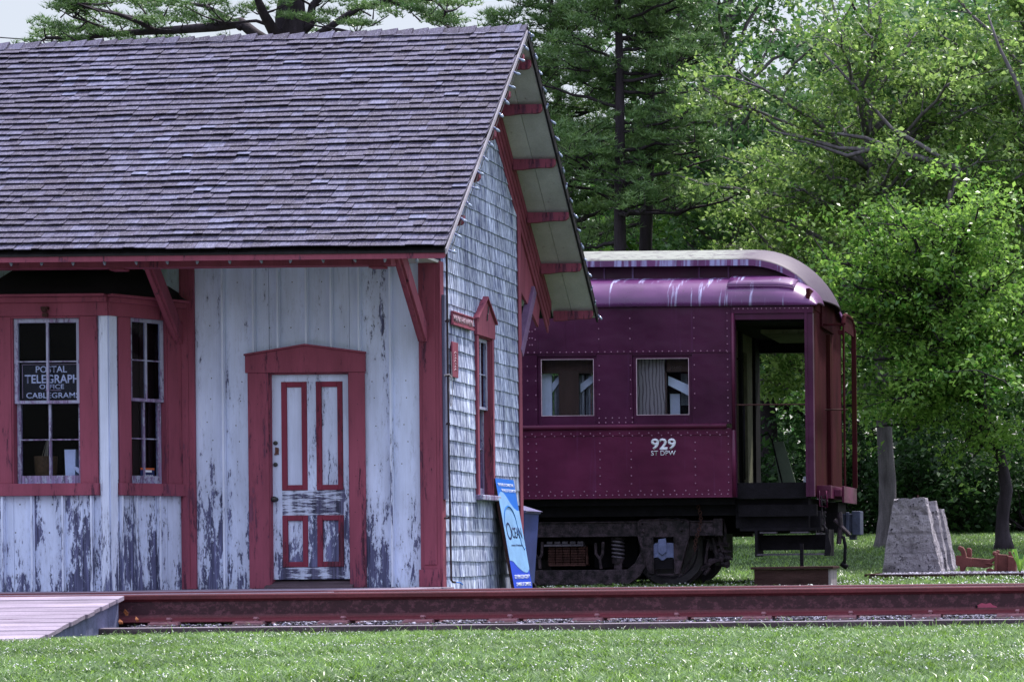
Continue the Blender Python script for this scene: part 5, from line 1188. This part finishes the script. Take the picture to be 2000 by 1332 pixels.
rail(34.22, -22, -3, 'rusty far rail hidden under the maroon carriage wheels', -.066)

# ---------------------------------------------------------------- wooden step box
zt3 = .395; e = thing('step_box', (-4.8, 31.3, .13), 'brown wooden step box standing in the grass below the carriage steps', 'step box')
m = MB(); m.box(-5.28, -4.345, 31.0, 31.03, .09, zt3-.02)
m.build('front_board', m_boxwood, e, bevel=.003)
m = MB(); m.box(-4.344, -4.31, 31.0, 31.55, .09, zt3-.02); m.box(-5.28, -5.25, 31.031, 31.55, .09, zt3-.02); m.build('end_board', m_boxend, e, bevel=.003)
m = MB(); 
for k in range(4): m.box(-5.32, -4.28, 30.97+k*.152, 30.97+k*.152+.146, zt3-.019, zt3+.012)
m.build('box_top', m_boxwood, e, bevel=.004)
e = thing('metal_post', (-4.85, 32.0, .14), 'short dark metal post behind the wooden step box', 'post')
m = MB(); xx = P(1566, 1090, 31.8).x; m.box(xx-.022, xx+.022, 31.78, 31.82, .1, .70); 
for k in range(6): m.ball((xx, 31.778, .42+k*.04), .008, 5, 4)
m.build('post', m_iron_d, e)

# ---------------------------------------------------------------- concrete blocks, coupler and gravel bed
from mathutils import noise as mn
def rough_block(pts, cuts, amp, name, parent):
    m = MB(); m.hexa(pts); me = m.mesh(name, m_conc); bm = bmesh.new(); bm.from_mesh(me)
    bmesh.ops.subdivide_edges(bm, edges=bm.edges, cuts=cuts, use_grid_fill=True); bm.normal_update()
    for v in bm.verts:
        q = v.co*5; n1 = mn.fractal(q, .8, 2.2, 4); n2 = mn.noise(v.co*2.2)
        cr = max(0, mn.noise(v.co*9+Vector((3, 1, 7)))-.15)
        v.co += v.normal*(amp*(n1*.5+n2*.4)-amp*1.6*cr)
    bm.to_mesh(me); bm.free(); o = bpy.data.objects.new(name, me); link(o, parent); return o
e = thing('concrete_footing', (-3.8, 36.5, .2), 'rough crumbling grey concrete footing with stepped back on the gravel bed', 'concrete block')
def q3(u, v, D): return tuple(P(u, v, D))
def blk(bl, br, tr, tl, y0, y1, zb=.1, taper=.06):
    a, b, c, d = P(*bl, y0), P(*br, y0), P(*tr, y0), P(*tl, y0)
    return [(a.x, y0-taper, zb), (b.x, y0-taper, zb), (b.x+.02, y1+taper, zb), (a.x, y1+taper, zb), (d.x, y0+taper, d.z), (c.x, y0+taper, c.z), (c.x, y1-taper, c.z), (d.x, y1-taper, d.z)]
rough_block(blk((1719, 1118), (1843, 1112), (1805, 972), (1744, 975), 36, 36.6), 30, .040, 'footing_block', e)
rough_block(blk((1745, 1112), (1856, 1110), (1826, 978), (1760, 980), 36.68, 37.0), 22, .03, 'back_block', e)
rough_block(blk((1760, 1112), (1868, 1108), (1838, 993), (1770, 996), 36.95, 37.5), 22, .03, 'back_block', e)
m = MB(); p = P(1792, 968, 36.2); m.tube([(p.x, 36.2, p.z-.05), (p.x+.01, 36.2, p.z+.01)], .012, 6); m.build('anchor_bolt', m_iron_rust, e)
b = MB(); b.hexa([(-4.30, 34.6, .1), (0, 34.6, .1), (0, 37.9, .1), (-4.30, 37.9, .1), (-4.30, 34.6, .238), (0, 34.6, .238), (0, 37.9, .30), (-4.30, 37.9, .30)]); tag(b.build('gravel_bed', m_bed), kind='structure')
stones('grey_gravel', 5200, (-4.15, -.4), (34.65, 36.6), .258, .026, 'pale grey gravel under the concrete footing and coupler', 'gravel')
e = thing('bed_edging_timber', (-2.9, 34.55, .1), 'long weathered timber edging the gravel bed of the concrete footing', 'timber', 'timbers edging the gravel bed')
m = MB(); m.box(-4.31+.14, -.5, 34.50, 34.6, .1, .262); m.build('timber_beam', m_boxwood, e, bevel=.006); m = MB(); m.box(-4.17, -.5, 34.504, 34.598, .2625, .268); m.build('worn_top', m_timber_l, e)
e = thing('bed_edging_timber', (-4.24, 35.5, .1), 'short end timber closing the left side of the gravel bed', 'timber', 'timbers edging the gravel bed')
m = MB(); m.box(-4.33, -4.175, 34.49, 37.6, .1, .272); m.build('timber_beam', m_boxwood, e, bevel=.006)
FC = Frame(0, 35.4, 1, 0); ce = thing('railway_coupler', (-2.7, 35.5, .26), 'red brown old railway coupler lying on the gravel beside the concrete', 'coupler')
def cz(x, y): return FC.sz(1850+x/13.32, 1040+y/13.32)
def cpoly(pts, d0, d1, name, bev=.012): m = MB(); m.prism(FC, [cz(*p) for p in pts], d0, d1); m.build(name, m_coupler, ce, bevel=bev, fix=True)
cpoly([(300, 340), (400, 372), (450, 440), (485, 560), (500, 640), (640, 655), (640, 900), (490, 880), (430, 1010), (335, 1010), (320, 870), (220, 850), (220, 590), (370, 600), (350, 490), (265, 430)], -.14, .0, 'coupler_head')
cpoly([(480, 400), (560, 390), (605, 450), (605, 640), (500, 640), (470, 470)], -.30, -.16, 'knuckle')
cpoly([(600, 650), (1110, 695), (1250, 640), (1250, 700), (1150, 780), (1150, 890), (960, 920), (600, 880)], -.17, -.03, 'shank')
cpoly([(1240, 620), (1245, 520), (1300, 500), (1320, 560), (1570, 575), (1575, 1035), (1230, 1000)], -.32, -.10, 'yoke')
cpoly([(1225, 560), (1290, 530), (1300, 1000), (1215, 1000)], -.09, -.02, 'yoke_flange')
cpoly([(1570, 595), (1800, 650), (1780, 1050), (1575, 1040)], -.26, .02, 'draft_block')
m = MB(); c0 = cz(1655, 600); c1 = cz(1655, 485); m.lathe((c0[0], 35.5, 0), [(.042, c0[1]-.02), (.042, c1[1]-.008), (.036, c1[1])], 14); c0 = cz(1225, 560); m.ball((c0[0], 35.5, c0[1]+.01), .035, 8, 6); c0 = cz(1290, 500); m.ball((c0[0], 35.6, c0[1]), .03, 8, 6); m.build('pin', m_coupler, ce)
cpoly([(990, 790), (1180, 800), (1230, 850), (1000, 810)], -.10, -.01, 'link_bar', .006); cpoly([(1000, 960), (1090, 910), (1230, 975), (1220, 1010), (1040, 1015)], -.14, -.0, 'foot', .008)
# leafy weed at the right edge
e = thing('weed_plant', (P(1992, 1110, 35).x, 35.0, .24), 'small bright green weed arching beside the old coupler', 'plant')
m = MB()
for k in range(9):
    a = k*.7; L = random.uniform(.16, .3); bx0 = P(1992, 1110, 35).x; pts = [(bx0+math.cos(a)*L*t*.8, 35+math.sin(a)*L*t*.8, .24+L*1.3*math.sin(t*2.2)) for t in (0, .3, .6, .85, 1)]
    w = [.006, .02, .024, .014, .002]; vs = []
    for p, ww in zip(pts, w): vs += [(p[0]-math.sin(a)*ww, p[1]+math.cos(a)*ww, p[2]), (p[0]+math.sin(a)*ww, p[1]-math.cos(a)*ww, p[2])]
    m.cur = random.random(); m.add(vs, [(2*i, 2*i+1, 2*i+3, 2*i+2) for i in range(4)])
m.build('leaf_blades', m_leaf2, e)
# ---------------------------------------------------------------- trees
def leaf_mesh(name, C, size, mat, parent, up=.35, rbase=None, narrow=.62, rr=.30):
    n = len(C); nrm = RNG.normal(0, 1, (n, 3)); nrm[:, 2] = np.abs(nrm[:, 2])+up; nrm /= np.linalg.norm(nrm, axis=1)[:, None]
    a = RNG.normal(0, 1, (n, 3)); a -= nrm*(a*nrm).sum(1)[:, None]; a /= np.linalg.norm(a, axis=1)[:, None]; b = np.cross(nrm, a)
    s = (size*(.45+RNG.random(n)**1.6*.95))[:, None]*1.12
    v = np.stack([C-a*s*.55, C-b*s*narrow*.5+nrm*s*.10, C+a*s*.55, C+b*s*narrow*.5+nrm*s*.10], 1)
    v[:, 2] -= (nrm*s*.12)
    f = np.arange(n*4).reshape(n, 4)
    r = np.clip((rbase if rbase is not None else .45)+RNG.normal(0, rr, n), 0, 1)
    return np_mesh(name, v.reshape(-1, 3), f, np.repeat(r, 4), mat, parent)
def bez(p0, p1, sag, n=7, jit=.0, rg=random):
    p0, p1 = Vector(p0), Vector(p1); L = (p1-p0).length; mid = (p0+p1)/2+Vector((rg.uniform(-.12, .12)*L, rg.uniform(-.12, .12)*L, sag*L)); o = []
    for k in range(n): t = k/(n-1); q = p0*(1-t)**2+mid*2*t*(1-t)+p1*t*t; o.append(q+Vector((rg.gauss(0, jit*L), rg.gauss(0, jit*L), rg.gauss(0, jit*L)))*(0 if k in (0, n-1) else 1))
    return o
def broad_tree(name, label, base, crown, rad, mat, bark,  nl=46, sub=7, tw=3, lv=30, size=.085, tr=.19, seed=1, top=None, hollow=.45, group='trees behind the carriage', dn=.72, lean=0, spread=.19, extra=()):
    rg = random.Random(seed); e = thing(name, base, label, 'tree', group); C0 = Vector(crown); base = Vector(base)
    tb = MB(); T = [base, base+Vector((lean*.3, 0, (C0.z-base.z)*.35)), base+Vector((lean*.8+(C0.x-base.x)*.5, (C0.y-base.y)*.5, (C0.z-base.z)*.75)), C0+Vector((0, 0, rad[2]*.15)), C0+Vector((.2, 0, rad[2]*.75))]
    TT = []
    for i in range(len(T)-1):
        for k in range(4): TT.append(T[i].lerp(T[i+1], k/4)+Vector((rg.gauss(0, .03), rg.gauss(0, .03), 0)))
    TT.append(T[-1]); N = len(TT)
    tb.tube([base-Vector((0, 0, .1)), base+Vector((0, 0, .15))]+TT[1:], [tr*1.7, tr*1.25]+[tr*(1-.85*k/N) for k in range(1, N)], 10)
    cen = []; rb = []; hv = []
    for l in range(nl):
        while True:
            d = Vector((rg.gauss(0, 1), rg.gauss(0, 1), rg.gauss(0, .9)))
            if d.length > .2: break
        d.normalize(); q = rg.uniform(hollow, 1.0)**.6*rg.uniform(.72, 1.22); tgt = C0+Vector((d.x*rad[0], d.y*rad[1], d.z*rad[2]))*q
        k0 = min(N-1, max(5, int(N*(.30+.6*max(0, min(1, (tgt.z-C0.z+rad[2])/(2*rad[2])))*.9)))); st0 = TT[k0]
        pts = bez(st0, tgt, rg.uniform(.02, .16), 7, .012, rg); r0 = tr*.42*(1-.6*k0/N)
        tb.tube(pts, [r0*(1-.8*i/6)+.008 for i in range(7)], 5)
        hue = rg.gauss(0, .10)
        for s_ in range(sub):
            t = rg.uniform(.35, 1); p = pts[min(6, int(t*6.99))]; L = rg.uniform(.35, 1.1)*(rad[0]+rad[2])/7
            dd = Vector((rg.gauss(0, 1), rg.gauss(0, 1), rg.gauss(.05, .55))).normalized()*L+(tgt-st0).normalized()*L*.4; en = p+dd
            sp = bez(p, en, .08, 4, .02, rg); tb.tube(sp, [.016, .012, .008, .004], 3, False)
            for w in range(tw): c = sp[-1-(w % 3)]+Vector((rg.gauss(0, spread), rg.gauss(0, spread), rg.gauss(0, spread*.6))); cen.append(c); hv.append(hue+rg.gauss(0, .06))
    cen = np.array([tuple(c) for c in cen]); hv = np.array(hv)
    k = RNG.poisson(lv, len(cen)); idx = np.repeat(np.arange(len(cen)), k)
    off = RNG.normal(0, 1, (len(idx), 3))*np.array([spread, spread, spread*.55])*dn
    for pl, r0 in extra:
        q = [Vector(p) for p in pl]; tb.tube(q, [r0*(1-.8*i/(len(q)-1))+.006 for i in range(len(q))], 6)
    tb.build('trunk', bark, e, smooth=True)
    leaf_mesh('crown', cen[idx]+off, size, mat, e, rbase=.45+hv[idx])
    return e
def tufts(name, centers, mat, parent, nper=11, L=.13, w=.016, hv=None):
    n = len(centers); C = np.repeat(centers, nper, 0); m = len(C)
    d = RNG.normal(0, 1, (m, 3)); d[:, 2] = np.abs(d[:, 2])*.8+.15; d /= np.linalg.norm(d, axis=1)[:, None]
    a = RNG.normal(0, 1, (m, 3)); a = np.cross(d, a); a /= np.linalg.norm(a, axis=1)[:, None]
    ll = (L*RNG.uniform(.6, 1.2, m))[:, None]; base = C-d*.01
    v = np.stack([base-a*w*.5, base+a*w*.5, base+d*ll], 1); f = np.arange(m*3).reshape(m, 3)
    r = np.clip(.45+RNG.normal(0, .18, m)+(0 if hv is None else np.repeat(hv, nper)), 0, 1)
    return np_mesh(name, v.reshape(-1, 3), f, np.repeat(r, 3), mat, parent)
def pads_to_centers(pads, rg, dens, shoots=None):
    out = []; hv = []
    for (c, rx, ry, rz) in pads:
        n = max(6, int(dens*rx*ry)); h = rg.gauss(0, .1)
        for _ in range(n):
            d = Vector((rg.gauss(0, 1), rg.gauss(0, 1), rg.gauss(0, 1))); d.normalize(); q = rg.random()**.45
            out.append((c[0]+d.x*rx*q, c[1]+d.y*ry*q, c[2]+abs(d.z)*rz*q*.8+rg.gauss(0, rz*.15))); hv.append(h)
    return np.array(out), np.array(hv)

# pine rising behind the station roof
D0 = 36.0; rg = random.Random(5)
bz = gz(D0); base = (P(568, 80, D0).x, D0, bz)
e = thing('pine_tree', base, 'old pine with crooked spreading boughs rising above the shingle roof', 'tree')
tb = MB(); tk = [Vector(base)-Vector((0, 0, .1)), P(560, 400, D0), P(575, 130, D0), P(568, 40, D0), P(570, -60, D0), P(590, -150, D0)]
tk[1].x = base[0]; tb.tube(tk, [.42, .30, .24, .22, .16, .06], 12)
limbs = [([(545, 100), (500, 72), (470, 48), (420, 55), (350, 62), (300, 58), (230, 66), (160, 78), (90, 76)], .10),
         ([(560, 75), (535, 60), (515, 30), (500, -10), (470, -40)], .11), ([(580, 70), (605, 45), (610, 15), (640, -15), (700, -40)], .09),
         ([(590, 90), (640, 60), (700, 20), (750, 5), (810, 12), (850, 38), (885, 52)], .06), ([(470, 52), (440, 30), (400, 15), (340, 5), (250, 0)], .05),
         ([(300, 60), (270, 40), (230, 25), (190, 20), (150, 5), (120, 10)], .04), ([(230, 66), (200, 50), (170, 40), (145, 30)], .03), ([(575, 60), (620, 75), (660, 62), (695, 62)], .05),
         ([(750, 5), (800, -10), (850, 0), (870, 22)], .035), ([(560, 60), (500, 40), (440, 42)], .04), ([(575, 30), (560, -20), (520, -60)], .07), ([(590, -20), (680, -60), (760, -50)], .06), ([(1015, 70), (1022, 58), (1032, 47)], .012)]
pads = []
for px_, r0 in limbs[:-1]:
    dd = rg.uniform(-.8, .8); n = len(px_); pts = []
    for i, (u, v) in enumerate(px_): pts.append(P(u, v, D0+dd*i/n*2)+Vector((0, 0, rg.uniform(-.03, .03))))
    tb.tube(pts, [r0*(1-.75*i/(n-1)) for i in range(n)], 7)
    for i in range(max(2, n//3), n):
        for _ in range(3):
            c = pts[i]+Vector((rg.gauss(0, .25), rg.gauss(0, .5), rg.uniform(-.05, .22))); tb.tube([pts[i], (pts[i]+c)/2+Vector((0, 0, -.03)), c], [.018, .012, .006], 4, False)
            pads.append((c, rg.uniform(.14, .34), rg.uniform(.14, .34), rg.uniform(.06, .13)))
for (u, v) in ((420, 8), (560, 35), (640, 95), (600, 100), (690, 50), (640, 30), (520, 90), (440, 85), (380, 42), (340, 80), (300, 30), (290, 85), (240, 75), (230, 40), (200, 70), (180, 62), (165, 25), (140, 15), (120, 62), (100, 66), (80, 70), (120, 78), (150, 80), (170, 48), (130, 5), (690, 12), (730, 18), (760, 30), (800, 22), (830, 28), (860, 45), (650, -5), (880, 50), (330, 12), (270, 8), (250, 50), (360, 28), (480, 95), (500, 20), (600, -10), (720, -20), (860, 8), (700, 92), (560, 105), (610, 62)):
    c = P(u, v, D0+rg.uniform(-.9, .9)); pads.append((c, rg.uniform(.15, .32), .3, rg.uniform(.07, .13)))
    tb.tube([c+Vector((rg.uniform(-.3, .3), 0, -.15)), c], [.014, .006], 4, False)
tb.build('trunk', m_barkd, e, smooth=True)
cc, hv = pads_to_centers(pads, rg, 700); tufts('crown', cc, m_needle, e, 8, .10, .013, hv)

# pine group behind the carriage roof
def pine(label, ub, D, lean, vtop, ur, seed, tr=.2, npad=60, dens=290, low=.45):
    rg = random.Random(seed); b = Vector((P(ub, 900, D).x, D, gz(D))); e = thing('pine_tree', b, label, 'tree', 'pines behind the carriage'); tb = MB()
    zt_ = P(ub, vtop, D).z; H = zt_-b.z; T = [b+Vector((lean*t*t+.08*math.sin(t*7+seed), .1*math.sin(t*5), H*t)) for t in [k/12 for k in range(13)]]; T[0].z -= .1
    tb.tube(T, [tr*(1-.8*k/12) for k in range(13)], 10); pads = []
    for i in range(npad):
        t = rg.uniform(low, 1.0); k = t*12; k0 = min(11, int(k)); p = T[k0].lerp(T[k0+1], k-k0)
        az = rg.uniform(0, 2*math.pi); L = ur*(1.15-.75*t)*rg.uniform(.55, 1.1); en = p+Vector((math.cos(az)*L, math.sin(az)*L*.8, L*rg.uniform(-.05, .35)))
        pts = bez(p, en, rg.uniform(-.12, .02), 7, .015, rg); tb.tube(pts, [.055*(1-t*.6)*(1-.8*j/6)+.006 for j in range(7)], 5)
        for j in range(2, 7):
            for _ in range(2):
                c = pts[j]+Vector((rg.gauss(0, .30), rg.gauss(0, .30), rg.uniform(-.05, .38))); tb.tube([pts[j], c], [.012, .005], 3, False); pads.append((c, rg.uniform(.14, .32), rg.uniform(.14, .32), rg.uniform(.12, .24)))
    tb.build('trunk', m_barkd, e, smooth=True); cc, hv = pads_to_centers(pads, rg, dens); tufts('crown', cc, m_needle, e, 8, .15, .022, hv); return e
pine('tall pine with left of the twin trunks above the carriage roof', 1226, 44, -.25, -260, 2.6, 21, .17, 54)
pine('tall pine with right of the twin trunks above the carriage roof', 1262, 45.5, .15, -330, 2.7, 22, .18, 54)
pine('pine close behind the station gable reaching past the ridge', 1108, 47, -.2, -150, 2.1, 23, .15, 50)

# broadleaved trees
def at(u, v, D): return tuple(P(u, v, D))
def bs(u, D): p = P(u, 1000, D); return (p.x, D, gz(D))
broad_tree('broadleaf_tree', 'large yellow green tree with pale branches and thick grey trunk beside concrete footing', bs(1732, 44), at(1700, 330, 43.5), (2.7, 2.3, 3.6), m_leaf1, m_bark, 64, 8, 3, 26, .09, .17, 2, extra=[([at(u, v, 42.4) for u, v in L], r) for L, r in ((((1775, 620), (1830, 480), (1872, 330), (1800, 285), (1740, 250), (1665, 165), (1610, 105)), .06), (((1872, 330), (1770, 302), (1700, 292), (1655, 305), (1600, 285), (1545, 272)), .06), (((1770, 300), (1690, 270), (1640, 262), (1590, 255)), .04), (((1690, 292), (1640, 290), (1560, 268), (1500, 255)), .035), (((2040, 330), (1985, 160), (1950, 90), (1930, 30)), .045))])
broad_tree('broadleaf_tree', 'bright green tree bulging low at the right edge behind the old coupler', bs(1960, 42.5), at(1835, 610, 41), (2.35, 1.7, 2.7), m_leaf2, m_barkd, 66, 8, 3, 26, .08, .13, 3, hollow=.35)
broad_tree('broadleaf_tree', 'yellow green tree filling the upper right corner', bs(2080, 46), at(2020, 200, 45), (2.5, 2.2, 3.2), m_leaf1, m_bark, 46, 7, 3, 28, .10, .17, 4)
broad_tree('broadleaf_tree', 'light green slender tree between the pines and the round green tree', bs(1608, 47), at(1535, 560, 46), (1.6, 1.6, 2.6), m_leaf1, m_bark, 34, 7, 3, 28, .095, .12, 5)
broad_tree('broadleaf_tree', 'blue green tree behind the pines at top centre', bs(1440, 52), at(1420, 200, 51), (2.6, 2.4, 4.6), m_leaf3, m_bark, 52, 7, 3, 24, .12, .17, 6)
broad_tree('broadleaf_tree', 'bright green young tree glimpsed low behind the pine trunks', bs(1340, 54), at(1340, 420, 53), (2.3, 1.9, 2.3), m_leaf2, m_bark, 30, 7, 3, 22, .12, .12, 7)
# darker wood behind
src = broad_tree('wood_tree', 'dark tree of the wood directly behind the pine trunks', bs(1200, 60), at(1200, 600, 60), (3.1, 2.6, 3.6), m_leaf3, m_barkd, 56, 7, 3, 20, .15, .22, 8, group='dark trees of the wood behind', hollow=.3, spread=.32)
bx0 = src.location.copy()
for i, (u, D, sc, rz, lab) in enumerate([(1500, 59, 1.25, 1.3, 'dark tree of the wood behind the carriage vestibule'), (1780, 58, 1.45, 2.6, 'dark tree of the wood behind the thick grey trunk'), (2060, 60, 1.5, 4.0, 'dark tree of the wood behind the upper right corner tree'), (1350, 66, 1.3, 5.1, 'dark tree of the wood furthest behind the carriage roof'), (1920, 66, 1.7, .7, 'dark tree of the wood deep behind the old coupler')]):
    c = src.copy(); COL.objects.link(c); c.location = (P(u, 900, D).x, D, gz(D)); c.rotation_euler = (0, 0, rz); c.scale = (sc,)*3; c['label'] = lab
    for ch in src.children: d = ch.copy(); COL.objects.link(d); d.parent = c; d.matrix_parent_inverse = ch.matrix_parent_inverse
# understory bushes
def bush(label, u, D, rad, seed, mat=m_bush_shade, n=2600, z=None):
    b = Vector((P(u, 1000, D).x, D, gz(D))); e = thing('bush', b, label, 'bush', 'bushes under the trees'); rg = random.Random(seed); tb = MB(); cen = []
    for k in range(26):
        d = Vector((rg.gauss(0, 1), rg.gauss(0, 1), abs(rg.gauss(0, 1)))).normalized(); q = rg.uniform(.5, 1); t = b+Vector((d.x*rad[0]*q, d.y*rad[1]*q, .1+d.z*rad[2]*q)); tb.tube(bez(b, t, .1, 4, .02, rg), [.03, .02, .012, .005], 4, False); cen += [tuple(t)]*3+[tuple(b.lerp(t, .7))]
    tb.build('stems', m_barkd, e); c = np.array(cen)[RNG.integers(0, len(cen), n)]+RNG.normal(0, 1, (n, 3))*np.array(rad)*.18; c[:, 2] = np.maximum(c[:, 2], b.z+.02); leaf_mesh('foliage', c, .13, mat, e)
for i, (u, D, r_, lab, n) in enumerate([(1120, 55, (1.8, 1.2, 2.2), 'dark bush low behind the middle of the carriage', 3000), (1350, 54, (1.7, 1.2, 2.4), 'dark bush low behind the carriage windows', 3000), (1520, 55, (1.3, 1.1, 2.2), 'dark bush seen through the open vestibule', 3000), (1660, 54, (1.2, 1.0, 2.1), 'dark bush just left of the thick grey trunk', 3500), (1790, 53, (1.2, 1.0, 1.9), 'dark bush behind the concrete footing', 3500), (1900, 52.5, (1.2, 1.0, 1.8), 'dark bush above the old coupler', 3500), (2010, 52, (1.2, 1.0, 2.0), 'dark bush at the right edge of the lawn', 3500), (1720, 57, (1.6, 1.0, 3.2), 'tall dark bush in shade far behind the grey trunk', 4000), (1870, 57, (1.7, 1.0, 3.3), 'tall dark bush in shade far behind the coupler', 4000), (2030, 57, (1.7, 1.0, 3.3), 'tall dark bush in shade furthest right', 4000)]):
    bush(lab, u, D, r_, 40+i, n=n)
# wire at top left
e = thing('overhead_wire', (-17, 40, 8), 'thin black overhead wire running behind the pine at the left edge', 'wire')
m = MB(); a, b_ = P(-300, 50, 40), P(700, 98, 40); m.tube([a.lerp(b_, k/12)-Vector((0, 0, .10*math.sin(math.pi*k/12))) for k in range(13)], .010, 5); m.build('cable', m_wire, e)

# far wood closing the gaps low down
cen = np.c_[RNG.uniform(-24, 6, 700), RNG.uniform(72, 82, 700), np.zeros(700)]; cen[:, 2] = 1.6+RNG.uniform(0, 1, 700)**.8*(7.5+1.5*np.sin(cen[:, 0]))
C = cen[RNG.integers(0, 700, 26000)]+RNG.normal(0, 1, (26000, 3))*np.array([.7, .6, .55])
o = leaf_mesh('distant_wood', C, .34, m_leaf3, None); tag(o, 'dense dark wood far behind the trees and carriage', 'wood', kind='stuff')
